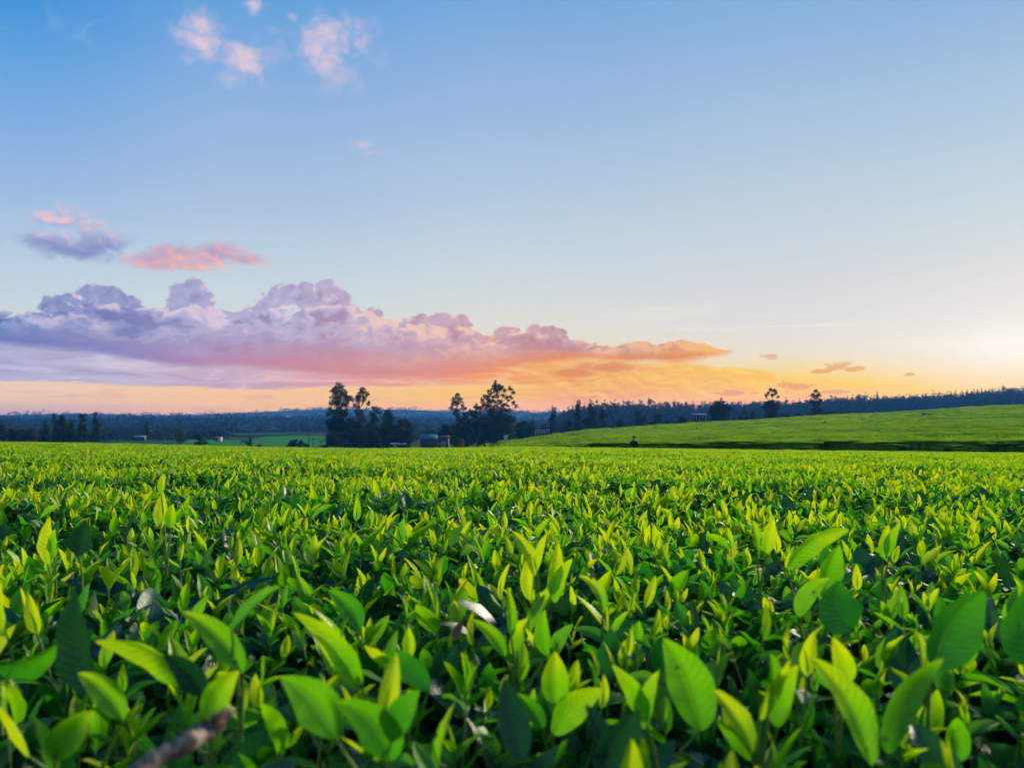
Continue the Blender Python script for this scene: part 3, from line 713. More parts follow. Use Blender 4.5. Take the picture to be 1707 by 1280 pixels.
def scatter(name, pts, rotz, scl, idx, sources, tilt=None, mat=None):
    """one object whose points carry copies of the foliage meshes"""
    me = bpy.data.meshes.new(name); me.vertices.add(len(pts)); me.vertices.foreach_set('co', np.asarray(pts, np.float32).ravel())
    rv = np.zeros((len(pts), 3), np.float32); rv[:, 2] = rotz
    if tilt is not None: rv[:, 0] = tilt[:, 0]; rv[:, 1] = tilt[:, 1]
    a = me.attributes.new('rv', 'FLOAT_VECTOR', 'POINT'); a.data.foreach_set('vector', rv.ravel())
    a = me.attributes.new('sc', 'FLOAT', 'POINT'); a.data.foreach_set('value', np.asarray(scl, np.float32))
    a = me.attributes.new('ix', 'INT', 'POINT'); a.data.foreach_set('value', np.asarray(idx, np.int32))
    o = obj(name, me)
    ng = bpy.data.node_groups.new(name, 'GeometryNodeTree')
    ng.interface.new_socket('Geometry', in_out='INPUT', socket_type='NodeSocketGeometry'); ng.interface.new_socket('Geometry', in_out='OUTPUT', socket_type='NodeSocketGeometry')
    N = ng.nodes; Lk = ng.links
    gi = N.new('NodeGroupInput'); go = N.new('NodeGroupOutput')
    m2p = N.new('GeometryNodeMeshToPoints'); Lk.new(gi.outputs[0], m2p.inputs[0])
    g2i = N.new('GeometryNodeGeometryToInstance')
    for s_ in reversed(sources):
        oi = N.new('GeometryNodeObjectInfo'); oi.inputs['Object'].default_value = s_; Lk.new(oi.outputs['Geometry'], g2i.inputs[0])
    iop = N.new('GeometryNodeInstanceOnPoints'); Lk.new(m2p.outputs[0], iop.inputs['Points']); Lk.new(g2i.outputs[0], iop.inputs['Instance'])
    iop.inputs['Pick Instance'].default_value = True
    def na(nm, ty):
        n = N.new('GeometryNodeInputNamedAttribute'); n.data_type = ty; n.inputs[0].default_value = nm; return n.outputs[0]
    Lk.new(na('ix', 'INT'), iop.inputs['Instance Index'])
    e2r = N.new('FunctionNodeEulerToRotation'); Lk.new(na('rv', 'FLOAT_VECTOR'), e2r.inputs[0]); Lk.new(e2r.outputs[0], iop.inputs['Rotation'])
    Lk.new(na('sc', 'FLOAT'), iop.inputs['Scale']); Lk.new(iop.outputs[0], go.inputs[0])
    md = o.modifiers.new('foliage', 'NODES'); md.node_group = ng
    return o

def fan(n, y0, y1, margin=.10):
    """uniform random points in the camera's wedge between depths y0 and y1"""
    yy = np.sqrt(rng.uniform(y0 * y0, y1 * y1, n)); half = 0.601
    xx = rng.uniform(-1, 1, n) * (half * yy + margin + .05 * yy)
    return xx, yy

def wide(dens, y0, y1, m=1.25):
    """random points at a given density in the wedge widened by m metres on both sides, so that a step aside still stands in tea"""
    n = int(dens * (.651 * (y1*y1 - y0*y0) + 2 * m * (y1 - y0)))
    yy = rng.uniform(y0, y1, n * 3); yy = yy[rng.uniform(0, .651 * y1 + m, n * 3) < .651 * yy + m][:n]
    return rng.uniform(-1, 1, len(yy)) * (.651 * yy + m), yy
# hero shoots: every leaf given as tip, base, width in photo pixels, bow (sideways, fraction of length), tint, old?
HERO = [
 # (label, depth, [(tipx,tipy,basex,basey,width,bow,tint,old,roll)])
 ('long arched leaf with a glossy folded lower half beside the broken branch', .66, [(162,1066,336,1152,62,-.20,.50,0,.5),(282,1085,335,1160,50,-.2,.15,1,-.2)]),
 ('curved pointed leaf leaning left above the broken branch', .70, [(303,1018,404,1122,46,-.16,.62,0,.4),(466,978,386,1052,22,.12,.66,0,.9)]),
 ('pair of long leaves arching left over one stem, left of centre', .72, [(489,1021,604,1142,50,-.20,.62,0,.3),(514,1050,596,1148,34,-.10,.80,0,.7)]),
 ('broad mid-green leaf drooping left from the shoot near the broken branch', .60, [(463,1134,560,1232,84,-.22,.50,0,.15),(565,1160,652,1268,78,-.30,.58,0,.1),(700,1150,655,1235,52,.15,.5,0,.3)]),
 ('short rounded leaf standing right behind the broken tip', .62, [(398,1118,345,1200,52,.20,.66,0,.2)]),
 ('smooth domed leaf bowed to the left, left of centre', .76, [(618,1102,716,1152,56,-.35,.40,0,.2),(607,1075,650,1105,26,-.1,.78,0,.5)]),
 ('bright heart-shaped upright leaf at bottom centre', .74, [(925,1082,926,1172,54,.04,.84,0,.1),(1008,1148,925,1225,58,.22,.66,0,.1),(860,1150,905,1215,30,-.1,.5,0,.4)]),
 ('flat dark teal leaf cut off square at its top', .62, [(842,1134,872,1266,62,.05,.16,1,.1)]),
 ('wide dark blue-green leaf beside a grey-lit one at the lower edge', .58, [(1062,1172,1000,1285,86,.05,.10,1,.2),(975,1175,1010,1265,34,-.05,.05,1,.8)]),
 ('large oval bright leaf facing the camera right of centre', .70, [(1108,1068,1168,1218,88,-.16,.70,0,.0),(1018,1102,1078,1205,38,-.2,.70,0,.5),(1100,1120,1075,1215,28,.1,.55,0,.6)]),
 ('yellow-green leaf tip rising from the bottom edge', .56, [(1052,1228,1046,1318,44,.0,.85,0,.3)]),
 ('bunch of five bright upright leaves in the lower right', .64, [(1190,1154,1256,1256,42,-.14,.66,0,.4),(1310,1092,1266,1200,38,.10,.74,0,.6),(1333,1108,1296,1212,44,.18,.82,0,.2),(1278,1083,1286,1160,34,-.1,.50,0,.5),(1186,1186,1254,1268,24,-.1,.5,0,.7)]),
 ('big sword-shaped yellow-green leaf curving left in the lower right', .62, [(1356,1100,1452,1276,62,-.22,.74,0,.25)]),
 ('long narrow leaf leaning right with its tip high in the lower right', .63, [(1573,1094,1480,1256,50,.16,.62,0,.3)]),
 ('slim upright leaf pair between the bunch and the sword-shaped leaf', .74, [(1382,1058,1416,1136,38,-.10,.78,0,.3),(1362,1098,1392,1150,30,-.1,.6,0,.5)]),
 ('large matt crinkled green leaf at the right', .74, [(1648,985,1556,1118,118,.18,.04,0,.2)]),
 ('broad leaf cut by the right edge of the picture', .74, [(1712,968,1722,1110,108,.1,.08,0,.2)]),
 ('overhanging broad shadowed leaf with a narrow upright one before it', .95, [(1402,968,1424,1046,84,.35,.04,0,.2),(1384,964,1332,1028,30,.22,.60,0,.6)]),
 ('long horizontal leaf pointing right above its neighbours', 1.15, [(1414,881,1312,950,44,.26,.44,0,.4),(1396,905,1376,990,52,.1,.5,0,.2)]),
 ('dark teal blade-like leaf at the left', .85, [(132,985,150,1158,88,.1,.06,1,.3)]),
 ('nearly level leaf coming in from the left edge', .70, [(97,1071,-10,1112,46,-.2,.35,0,.8)]),
 ('tall bright leaf leaning in from the left edge', .80, [(-5,970,12,1060,38,.2,.70,0,.3)]),
 ('single bright upright leaf near the left edge', 1.35, [(79,862,80,940,34,.08,.86,0,.3),(98,880,92,930,24,.1,.7,0,.3)]),
 ('upright pair of pale leaves one above the other, upper left', 1.45, [(268,820,268,882,28,.03,.66,0,.1),(292,838,284,880,22,.1,.6,0,.1),(268,790,269,824,16,0,.8,0,.2)]),
 ('dark teal rounded leaf shaded among bright ones, upper left', 1.30, [(150,868,132,925,46,.1,.02,1,.1)]),
 ('small spade-shaped leaf standing alone at centre left', .86, [(681,1045,682,1098,25,.02,.68,0,.1)]),
 ('slender upright leaf with a folded glossy neighbour at centre', .90, [(846,978,852,1062,20,-.06,.70,0,.3),(784,1030,842,1094,26,-.2,.5,0,.3),(908,1012,912,1092,30,.12,.66,0,.3),(880,1028,862,1085,18,.2,.75,0,.8)]),
 ('bright cluster of tall yellow-green leaves in the centre', 1.12, [(930,905,918,992,30,-.05,.92,0,.2),(884,922,882,1000,26,.08,.84,0,.2),(853,887,890,960,24,-.2,.78,0,.4),(912,888,896,950,16,.1,.8,0,.5),(955,930,925,1005,26,.15,.62,0,.4)]),
 ('bent bright leaf hooked over at its tip, centre right', 1.02, [(966,962,1005,1022,22,-.35,.80,0,.4)]),
 ('small bright spearhead leaf at centre right', .92, [(1063,1030,1062,1066,24,.05,.66,0,.1)]),
 ('big yellow leaf lit through, between upper centre and right', 1.28, [(1288,862,1278,922,28,.06,.88,0,.2),(1255,868,1262,915,24,-.1,.75,0,.3)]),
 ('tall lit leaf with a dark fold on the right', 1.22, [(1476,872,1472,930,20,.05,.85,0,.2),(1500,872,1482,928,18,.15,.62,0,.5)]),
 ('mid-green oval leaf reaching left, left of centre', .98, [(545,985,600,1050,40,-.2,.5,0,.3),(385,1050,365,1105,20,0,.5,0,.4)]),
 ('yellow-green leaf standing on the lower left edge', .58, [(45,1200,95,1290,44,-.2,.66,0,.3),(150,1188,90,1268,60,.2,.52,0,.25)]),
 ('fresh leaf above the left edge corner, pointing down right', .64, [(-8,1160,50,1262,34,-.1,.7,0,.6),(128,1122,205,1200,48,-.15,.56,0,.4)]),
]
HERO_SHORT = ['long arched leaf beside the broken branch', 'curved leaf above the broken branch', 'pair of long arching leaves', 'broad drooping leaf near the branch', 'short rounded leaf behind the branch tip', 'smooth domed leaf', 'heart-shaped bright leaf', 'square-topped teal leaf', 'wide blue-green leaf', 'large oval bright leaf', 'yellow tip at the bottom edge', 'bunch of five bright leaves', 'big sword-shaped leaf', 'long right-leaning leaf', 'slim upright leaf pair', 'large crinkled leaf', 'broad leaf at the right edge', 'overhanging shadowed leaf', 'long horizontal leaf', 'dark teal blade-like leaf', 'level leaf at the left edge', 'tall leaf at the left edge', 'single bright leaf near the left edge', 'upright pair of pale leaves', 'dark rounded teal leaf', 'small spade-shaped leaf', 'slender leaf with the glossy neighbour', 'central yellow-green cluster', 'hooked bright leaf', 'small spearhead leaf', 'big lit yellow leaf', 'tall lit leaf on the right', 'oval leaf reaching left', 'leaf on the lower left edge', 'fresh leaf at the left corner']
assert len(HERO_SHORT) == len(HERO)
hero_px = []
def bez_leaf(tip, base, wd, bow, Y, roll, ruf, r, tilt):
    """leaf surface between two photo points at depth Y, as a real curved, folded blade"""
    sc = Y / F
    B = np.array([(base[0]-CX)*sc, Y, -(base[1]-HY)*sc]); T = np.array([(tip[0]-CX)*sc, Y + tilt, -(tip[1]-HY)*sc])
    D = T - B; L = np.linalg.norm(D); side = np.array([D[2], 0, -D[0]]); side /= np.linalg.norm(side) + 1e-9
    C = (B + T) / 2 + side * (-bow) * L + np.array([0, .12 * L, 0])
    nl, nw = 40, 6; V = []; lu = []; lv = []
    for t in np.linspace(0, 1, nl + 1):
        P = (1-t)**2*B + 2*t*(1-t)*C + t*t*T; tg = 2*(1-t)*(C-B) + 2*t*(T-C); tg /= np.linalg.norm(tg) + 1e-9
        sv = np.cross(tg, np.array([0, 1., 0])); sv /= np.linalg.norm(sv) + 1e-9; nv = np.cross(sv, tg)
        if nv[1] > 0: nv = -nv
        sv, nv = sv * math.cos(roll) + nv * math.sin(roll), nv * math.cos(roll) - sv * math.sin(roll)
        w = wd * sc / 2 * max(.03, math.sin(pi * t ** .82) ** .74 * (1 - .18 * t)) / max(.5, math.cos(roll))
        if t == 1: w = 0
        w *= 1 + (.028 if int(round(t * 40)) % 2 else -.015) + .03 * math.sin(t * 9 + tip[0])
        for u in np.linspace(-1, 1, nw + 1):
            f = .75 * (1 - .35 * abs(u)); zz = abs(u) * w * f + w * ruf * math.sin(t * 17 + (2 if u > 0 else 0)) * u * u
            V.append(P + sv * u * w * .93 + nv * zz); lu.append(u); lv.append(t)
    m = nw + 1; Q = [(a*m+b, (a+1)*m+b, (a+1)*m+b+1, a*m+b+1) for a in range(nl) for b in range(nw)]
    return np.array(V), np.array(Q), np.array(lu), np.array(lv)
for lab, Y, leaves in HERO:
    bx = np.mean([l[2] for l in leaves]); by = max(l[3] for l in leaves)
    root = np.array([(bx-CX)*Y/F, Y + .01, -(by + 40 - HY)*Y/F - .02])
    e = empty('tea_shoot', tuple(root))
    tag(e, lab, 'tea shoot', 'largest tea shoots in the foreground')
    st = MB()
    for (tx, ty, bx_, by_, wd, bow, tint, old, roll) in leaves:
        r = random.Random(int(tx * 7 + ty)); tilt = r.uniform(-.012, .012)
        g = bez_leaf((tx, ty), (bx_, by_), wd, bow, Y, roll * (1 if r.random() < .5 else -1) , r.uniform(.03, .10), r, tilt)
        P = LeafPack(); P.add(g, np.eye(3), -root, tint if old or tint < .1 else min(1, tint + .14))
        obj('leaf', P.mesh('leaf', [M_old if old else M_young]), e)
        B = np.array([(bx_-CX)*Y/F, Y, -(by_-HY)*Y/F]) - root
        st.tube([(0, 0, -.02), tuple(B * .5 + np.array([0, .003, 0])), tuple(B)], [.0020, .0016, .0010], 7, False)
        hero_px.append(((tx+bx_)/2, (ty+by_)/2, max(wd, abs(tx-bx_))/2 + 6, abs(by_-ty)/2 + 6, Y))
    st.build('stem', M_stem, e, smooth=True)
def hides_hero(x, y, z, size=.04):
    u = CX + F * x / y; v = HY - F * z / y
    for (hx, hy, hw, hh, Y) in hero_px:
        s = size * F / y * .55
        if y < Y + .01 and abs(u - hx) < hw + s and abs(v - hy) < hh + s: return True
    return False

# the nearest ordinary shoots, each a thing of its own with its leaves, bud and stem
shoot_things = []
hero_c = [(np.mean([(l[0]+l[2])/2 for l in h[2]]), np.mean([(l[1]+l[3])/2 for l in h[2]])) for h in HERO]
LABELS = {}
def ordinal(n): return ['', 'second ', 'third ', 'fourth ', 'fifth ', 'sixth ', 'seventh ', 'eighth ', 'ninth ', 'tenth ', 'eleventh ', 'twelfth '][min(n, 11)]
def shoot_label(x, y, z, nl, sc_, lean):
    u = CX + F * x / y; v = HY - F * z / y
    i_ = int(np.argmin([(u - a)**2 + (v - b)**2 * 1.4 for a, b in hero_c])); a, b = hero_c[i_]
    d = ('left of' if u < a else 'right of') if abs(u - a) > abs(v - b) * 1.1 else ('behind' if v < b else 'in front of')
    size = 'small' if sc_ < .84 else 'medium' if sc_ < .96 else 'larger'
    ln = 'leaning' if lean > .17 else 'upright'
    core = '%s %s shoot of %s leaves %s the %s' % (size, ln, {3: 'three', 2: 'two', 4: 'four'}[nl], d, HERO_SHORT[i_])
    n = LABELS.get(core, 0); LABELS[core] = n + 1
    w = (ordinal(n) + core).split()
    if len(w) > 16: w = [q for q in w if q not in ('upright', 'leaning')]
    return ' '.join(w)
for k, (H, lv) in enumerate(protos_shoot[:10]):
    r = random.Random(50 + k); parts = []
    for (h, a, e_, L, Wd, b, f, c) in lv:
        P = LeafPack(); g = leaf_grid(L, Wd, 10, 4, b, f, r.uniform(.9, 1.1), r.uniform(.02, .1), r.uniform(0, 6), r.uniform(-.5, .5))
        P.add(g, rot(a, e_, r.uniform(-.5, .5)), np.array([0, 0, h - H * .55]), c); parts.append(('leaf', P.mesh('leaf', [M_young])))
    P = LeafPack(); P.add(leaf_grid(r.uniform(.025, .04), .007, 5, 2, r.uniform(-.2, .3), radians(60)), rot(r.uniform(0, 6), radians(80)), np.array([0, 0, H * .45]), .95)
    parts.append(('bud', P.mesh('bud', [M_young])))
    st = MB(); st.tube([(0, 0, -.09), (.001, .001, -.04), (0, 0, H * .45)], [.0018, .0015, .0010], 6, False)
    parts.append(('stem', mesh_np('stem', st.v, [st.q, st.t], M_stem)))
    shoot_things.append(parts)
xs, ys = fan(900, .50, 1.62)
zs = canopy_near(xs, ys)
n_sh = 0; kept = []
for x, y, z in zip(xs, ys, zs):
    if n_sh >= 264: break
    z = z + R_.gauss(-.015, .014)
    if y < .62: z -= .02
    if any((x-a)**2 + (y-b)**2 < (.034 if y > .8 else .046)**2 for a, b in kept): continue
    if hides_hero(x, y, z): continue
    kept.append((x, y)); n_sh += 1
    sc_ = R_.uniform(.72, 1.08); e = empty('tea_shoot', (x, y, z), R_.uniform(0, 2*pi), sc_ * (.85 if y < .8 else 1))
    e.rotation_euler[0] = R_.gauss(0, .14); e.rotation_euler[1] = R_.gauss(0, .14)
    tag(e, shoot_label(x, y, z, len(protos_shoot[n_sh % 10][1]), sc_, math.hypot(*e.rotation_euler[:2])), 'tea shoot', 'small tea shoots in the foreground')
    for nm, me in shoot_things[n_sh % 10]: obj(nm, me, e)

# the rest of the near tea field
pts = []; ix = []; sc = []; rz = []; ti = []
def push(x, y, z, i_, s_, t_=.15):
    pts.append((x, y, z)); ix.append(i_); sc.append(s_); rz.append(R_.uniform(0, 2*pi)); ti.append((R_.gauss(0, t_), R_.gauss(0, t_)))
Y1 = 7.5
area = lambda a, b: .65 * (b*b - a*a)
xs, ys = wide(200, 1.5, Y1)
nz = np.array([math.sin(3.1*a + 1.7*math.sin(2.2*b)) * math.sin(2.7*b) for a, b in zip(xs, ys)])
for x, y, z, q in zip(xs, ys, canopy_near(xs, ys), nz):
    if q < -.35 and R_.random() < .7: continue                       # thinner spots where old leaves show
    zz = z + R_.gauss(-.010, .016) + .010 * q
    if hides_hero(x, y, zz): continue
    push(x, y, zz, R_.randrange(NSH), R_.uniform(.75, 1.2))
xs, ys = wide(170, .62, 1.55)                   # low half-grown shoots between the large ones
for x, y, z in zip(xs, ys, canopy_near(xs, ys)):
    zz = z - R_.uniform(.012, .05)
    if hides_hero(x, y, zz, .04): continue
    push(x, y, zz, R_.randrange(NSH), R_.uniform(.55, .9), .3)
xs, ys = wide(260, .42, Y1)
for x, y, z in zip(xs, ys, canopy_near(xs, ys)):
    zz = z - R_.uniform(-.022, .07) - (.02 if y < 1.0 else 0)
    if hides_hero(x, y, zz, .07): continue
    push(x, y, zz, NSH + R_.randrange(NOL), R_.uniform(.75, 1.15), .3)
xs, ys = wide(600, .42, Y1)
for x, y, z in zip(xs, ys, canopy_near(xs, ys)):
    zz = z - R_.uniform(-.022, .03) - (.02 if y < 1.0 else 0)
    if hides_hero(x, y, zz, .06): continue
    push(x, y, zz, NSH + NOL + R_.randrange(NMI), R_.uniform(.7, 1.15), .25)
xs, ys = wide(220, .55, 3.2)
for x, y, z in zip(xs, ys, canopy_near(xs, ys)):
    zz = z - R_.uniform(.0, .045) - (.015 if y < 1.0 else 0)
    if hides_hero(x, y, zz, .05): continue
    push(x, y, zz, NSH + NOL + R_.randrange(NMI), R_.uniform(.5, .8), .45)
xs, ys = wide(420, .42, 3.0)                     # deeper leaves and twigs under the surface
for x, y, z in zip(xs, ys, canopy_near(xs, ys)):
    push(x, y, z - R_.uniform(.08, .30), NSH + R_.randrange(NOL), R_.uniform(.8, 1.2), .5)
for dens, i0, cnt_n in ((230, NSH, NOL), (420, NSH + NOL, NMI), (90, 0, NSH)):    # beside and behind the viewpoint
    n = int(dens * 4.6 * 1.45); xs = rng.uniform(-2.3, 2.3, n); ys = rng.uniform(-1.0, .45, n)
    for x, y in zip(xs, ys):
        push(x, y, -.30 - R_.uniform(0, .08), i0 + R_.randrange(cnt_n), R_.uniform(.7, 1.0), .3)
n0 = NSH + NOL + NMI
step = .42; y = Y1
while y < 55.4:
    hw = .66 * y + 1.9; x = -hw
    while x < hw:
        xx = x + R_.uniform(-.1, .1); yy = y + R_.uniform(-.1, .1)
        if yy < 55.2: push(xx, yy, float(canopy_near(xx, yy)) + R_.gauss(0, .006), n0 + R_.randrange(NPA), R_.uniform(.95, 1.1), .02)
        x += step
    y += step
tf = scatter('tea_foliage', pts, np.array(rz), np.array(sc), np.array(ix), src, np.array(ti))
tag(tf, 'dense bright green tea foliage of the near plucked field', 'tea bushes', kind='stuff')

# far field
pts = []; ix = []; sc = []; rz = []; ti = []
n1 = NSH + NOL + NMI + NPA
y = 62.6
while y < 300:
    d = .9 if y < 66 else 1.75 if y < 150 else 3.2
    x0 = (800 - CX) / F * y; x1 = (1800 - CX) / F * y; x = x0
    while x < x1:
        xx = x + R_.uniform(-.3, .3); yy = y + R_.uniform(-.3, .3); px, _ = polar(xx, yy)
        if px > 788 and yy < far_end(px) - 2: push(xx, yy, float(canopy_far(xx, yy)) + .02, n1 + R_.randrange(NFA), R_.uniform(.9, 1.1) * (.55 if y < 66 else 1 if y < 150 else 1.9), .04)
        x += d * (1 if y > 66 else .8)
    y += d
tf2 = scatter('tea_foliage', pts, np.array(rz), np.array(sc), np.array(ix), src, np.array(ti))
tag(tf2, 'shaded hedge-like edge and smooth green slope of the far tea field', 'tea bushes', kind='stuff')
# its dense inner leafage, which closes the surface between the leaves
m, t, out = new_mat('tea_table'); co = texco(t)
mp = t.nodes.new('ShaderNodeMapping'); mp.inputs['Scale'].default_value = (.35, 1.6, .5); mp.inputs['Rotation'].default_value = (0, 0, .12); t.links.new(co, mp.inputs[0])
na_ = noise(mp.outputs[0], .22, 7, .65); nb_ = noise(co, 2.2, 6, .75); nc_ = noise(co, .05, 3, .5)
cc = ramp(clamp01(na_ * .55 + nb_ * .45), [(0.34, (0.016, 0.070, 0.010)), (0.5, (0.07, 0.19, 0.010)), (0.64, (0.16, 0.33, 0.014))], lin=True)
cc = mixc(sstep(nc_, .45, .65) * .35, cc, (0.20, 0.33, 0.02))
pp = principled(t, None, Base_Color=cc, Roughness=.9, Specular_IOR_Level=.1, Normal=bump(t, nb_ + na_ * .5, .6, .3))
tl = t.nodes.new('ShaderNodeBsdfTranslucent'); t.links.new(cc, tl.inputs[0]); mx = t.nodes.new('ShaderNodeMixShader'); mx.inputs[0].default_value = .3
t.links.new(pp.outputs[0], mx.inputs[1]); t.links.new(tl.outputs[0], mx.inputs[2]); t.links.new(mx.outputs[0], out.inputs[0])
M_table = m
pc = np.linspace(782, 2050, 420); u = np.concatenate([np.linspace(0, .006, 14)[:-1], np.linspace(.006, .06, 14)[:-1], np.linspace(.06, 1, 190)])
V = []; 
for px in pc:
    for t_ in u:
        y0 = 62.3; y1 = far_end(px); yy = y0 * (y1 / y0) ** t_ if t_ > .06 else y0 + (y0 * ((y1 / y0) ** .06 - 1)) * (t_ / .06)
        x = (px - CX) / F * yy
        z = float(canopy_far(x, yy)) - .06
        if t_ > .985: z -= .9 * (t_ - .985) / .015
        V.append((x, yy, z))
nu = len(u); i, j = np.meshgrid(np.arange(len(pc) - 1), np.arange(nu - 1), indexing='ij')
Q = np.stack([i*nu+j, (i+1)*nu+j, (i+1)*nu+j+1, i*nu+j+1], -1).reshape(-1, 4)
tb = obj('tea_hedge', mesh_np('tea_hedge', np.array(V), Q, M_table))
tb.parent = tf2
# ------------------------------------------------------------------ trees
def crown_mat(name, dark, light, tr=.15):
    m, t, out = new_mat(name)
    k = attr(t, 'tint'); n = noise(texco(t), .6, 3, .6)
    c = ramp(clamp01(k * .75 + n * .35), [(0.1, dark), (0.9, light)], lin=True)
    p = principled(t, None, Base_Color=c, Roughness=.9, Specular_IOR_Level=.08)
    tl = t.nodes.new('ShaderNodeBsdfTranslucent'); t.links.new(c, tl.inputs[0]); mx = t.nodes.new('ShaderNodeMixShader'); mx.inputs[0].default_value = tr
    t.links.new(p.outputs[0], mx.inputs[1]); t.links.new(tl.outputs[0], mx.inputs[2]); t.links.new(mx.outputs[0], out.inputs[0]); return m
M_euc = crown_mat('eucalyptus_leaves', (0.014, 0.030, 0.013), (0.095, 0.135, 0.045), .35)
M_pine = crown_mat('forest_leaves', (0.012, 0.026, 0.016), (0.04, 0.06, 0.03))
M_broad = crown_mat('broadleaf', (0.010, 0.028, 0.013), (0.06, 0.105, 0.036), .3)
M_wood2 = crown_mat('far_woodland', (0.008, 0.022, 0.014), (0.018, 0.042, 0.022), .1)
M_bush = crown_mat('bush_leaves', (0.008, 0.024, 0.010), (0.03, 0.06, 0.02))
M_bark = plain('bark', (0.10, 0.085, 0.07), .85, .3, 1.2)
def clump_faces(r, clumps, per_m2=7.0, fs=.42, squash=1.0):
    """leaf faces through ellipsoidal clumps (x,y,z,rx,ry,rz,tint)"""
    V = []; Fa = []; C = []; k = 0
    for (cx_, cy_, cz_, rx, ry, rz_, ti_) in clumps:
        n = max(6, int(per_m2 * (rx * rz_ + rx * ry + ry * rz_) * 1.6 / (fs * fs) * .16))
        d = r.normal(size=(n, 3)); d /= np.linalg.norm(d, axis=1)[:, None]
        rad = r.uniform(.35, 1.05, n) ** .55
        c = np.array([cx_, cy_, cz_]) + d * rad[:, None] * np.array([rx, ry, rz_])
        c += r.normal(size=(n, 3)) * .16 * np.array([rx, ry, rz_])
        a = r.normal(size=(n, 3)); a /= np.linalg.norm(a, axis=1)[:, None]
        b = np.cross(a, r.normal(size=(n, 3))); b /= np.linalg.norm(b, axis=1)[:, None] + 1e-9
        s1 = fs * r.uniform(.5, 1.1, n)[:, None]; s2 = s1 * r.uniform(.45, .9, n)[:, None]
        q = np.stack([c - a*s1, c - b*s2*.6, c + a*s1, c + b*s2], 1)
        V.append(q.reshape(-1, 3)); Fa.append(np.arange(n*4).reshape(-1, 4) + k); k += n * 4
        C.append(np.repeat(np.clip(ti_ + r.normal(size=n) * .10 + d[:, 2] * .0, 0, 1), 4))
    return np.concatenate(V), np.concatenate(Fa), np.concatenate(C)
def add_crown(parent, clumps, mat, seed, fs=.42, dens=7.0, name='crown'):
    V, Q, C = clump_faces(np.random.default_rng(seed), clumps, dens, fs)
    return obj(name, mesh_np(name, V, Q, mat, smooth=False, cols=C), parent)

def hero_tree(name, px, py_base, Yd, spec, trunk_top, label, cat, group=None, mat=None, seed=1, fs=.36, dens=13, depth=.8, limbs=True):
    """a tree in its own metres: clumps given by photo offsets from (px, py_base), rounded in depth"""
    s = Yd / F; base = at(px, Yd); zb = -(py_base - HY) * s
    dens = dens * 1.25; e = empty(name, (base[0], Yd, base[2])); dz = zb - base[2]
    r = random.Random(seed); cl = []
    for (cx_, cy_, rx, ry) in spec:
        tn = r.uniform(.1, .8)
        cl.append(((cx_ - px) * s, r.uniform(-.7, .7) * depth * rx * s, dz + (py_base - cy_) * s, rx * s * .86, rx * s * .86, ry * s * .86, tn))
        for q in range(max(2, int(rx * ry / 14))):
            a = r.uniform(0, 2*pi); rr_ = r.uniform(.45, .95); f = r.uniform(.38, .6)
            cl.append(((cx_ - px + rx*rr_*math.cos(a)) * s, r.uniform(-1, 1) * depth * rx * s * 1.2, dz + (py_base - cy_ + ry*rr_*math.sin(a)) * s,
                       rx * s * f, rx * s * f, ry * s * f, min(.95, max(.05, tn + r.uniform(-.3, .3)))))
    tiny = []
    for c in cl:
        for q in range(3):
            a = r.uniform(0, 2*pi); rr_ = r.uniform(.85, 1.25); sz = r.uniform(.18, .36)
            tiny.append((c[0] + c[3]*rr_*math.cos(a), c[1] + r.gauss(0, .4) * c[4], c[2] + c[5]*rr_*math.sin(a), c[3]*sz, c[4]*sz, c[5]*sz, c[6]))
    add_crown(e, cl + tiny, mat or M_euc, seed, fs, dens)
    tk = MB(); H = (py_base - trunk_top) * s + dz; rad = max(.16, H * .017)
    zz = np.linspace(-.3, H, 8); wob = [(0, 0)] + [(r.gauss(0, .015) * H, r.gauss(0, .012) * H) for _ in range(7)]
    tp = [(wob[i][0], wob[i][1], zz[i]) for i in range(8)]
    tk.tube(tp, np.linspace(rad * 1.3, rad * .35, 8), 7)
    if limbs:
        for c in cl[::2]:
            h = min(H * .92, max(H * .25, c[2] - abs(c[0]) * .8)); k = int(h / H * 7)
            p0 = np.array(tp[max(1, min(7, k))]); p1 = np.array(c[:3])
            tk.tube([p0, (p0 + p1) / 2 + np.array([0, 0, -.2]), p1], [rad * .32, rad * .22, rad * .08], 5, False)
    tk.build('trunk', M_bark, e, smooth=True)
    tag(e, label, cat, group); return e

# tall eucalyptus group left of centre
def E_(*a): return list(a)
hero_tree('eucalyptus_tree', 566, 752, 330, [(567,643,6,5),(560,651,9,7),(572,654,7,6),(556,662,8,5),(570,664,9,7),(580,662,5,4),(586,666,4,4),(553,672,5,6),(566,676,9,8),(577,674,6,5),(551,684,5,6),(562,690,11,8),(546,690,4,4),(573,689,7,6),(560,706,13,10),(573,712,10,12),(558,726,12,12),(570,738,12,10),(551,712,6,6),(584,700,6,6)], 655,
          'tallest eucalyptus of the left dark group, with a pointed ragged crown', 'tree', 'eucalyptus trees beyond the field', seed=3)
hero_tree('eucalyptus_tree', 600, 752, 335, [(605,650,5,5),(601,657,6,6),(608,660,4,6),(612,655,3,4),(597,667,6,7),(606,668,4,5),(594,678,5,6),(614,673,3,4),(598,688,7,7),(604,697,6,7),(595,703,8,9),(600,716,9,9),(592,728,10,12),(606,734,9,12)], 655,
          'second tall eucalyptus, narrower, with one drooping tuft on its right', 'tree', 'eucalyptus trees beyond the field', seed=4)
hero_tree('eucalyptus_tree', 627, 752, 338, [(626,681,6,5),(632,687,4,5),(620,690,6,5),(625,700,7,8),(618,712,8,8),(630,716,8,10),(622,732,10,12),(634,738,8,9)], 690,
          'medium round-headed tree right of the two tall eucalyptus', 'tree', 'eucalyptus trees beyond the field', seed=5)
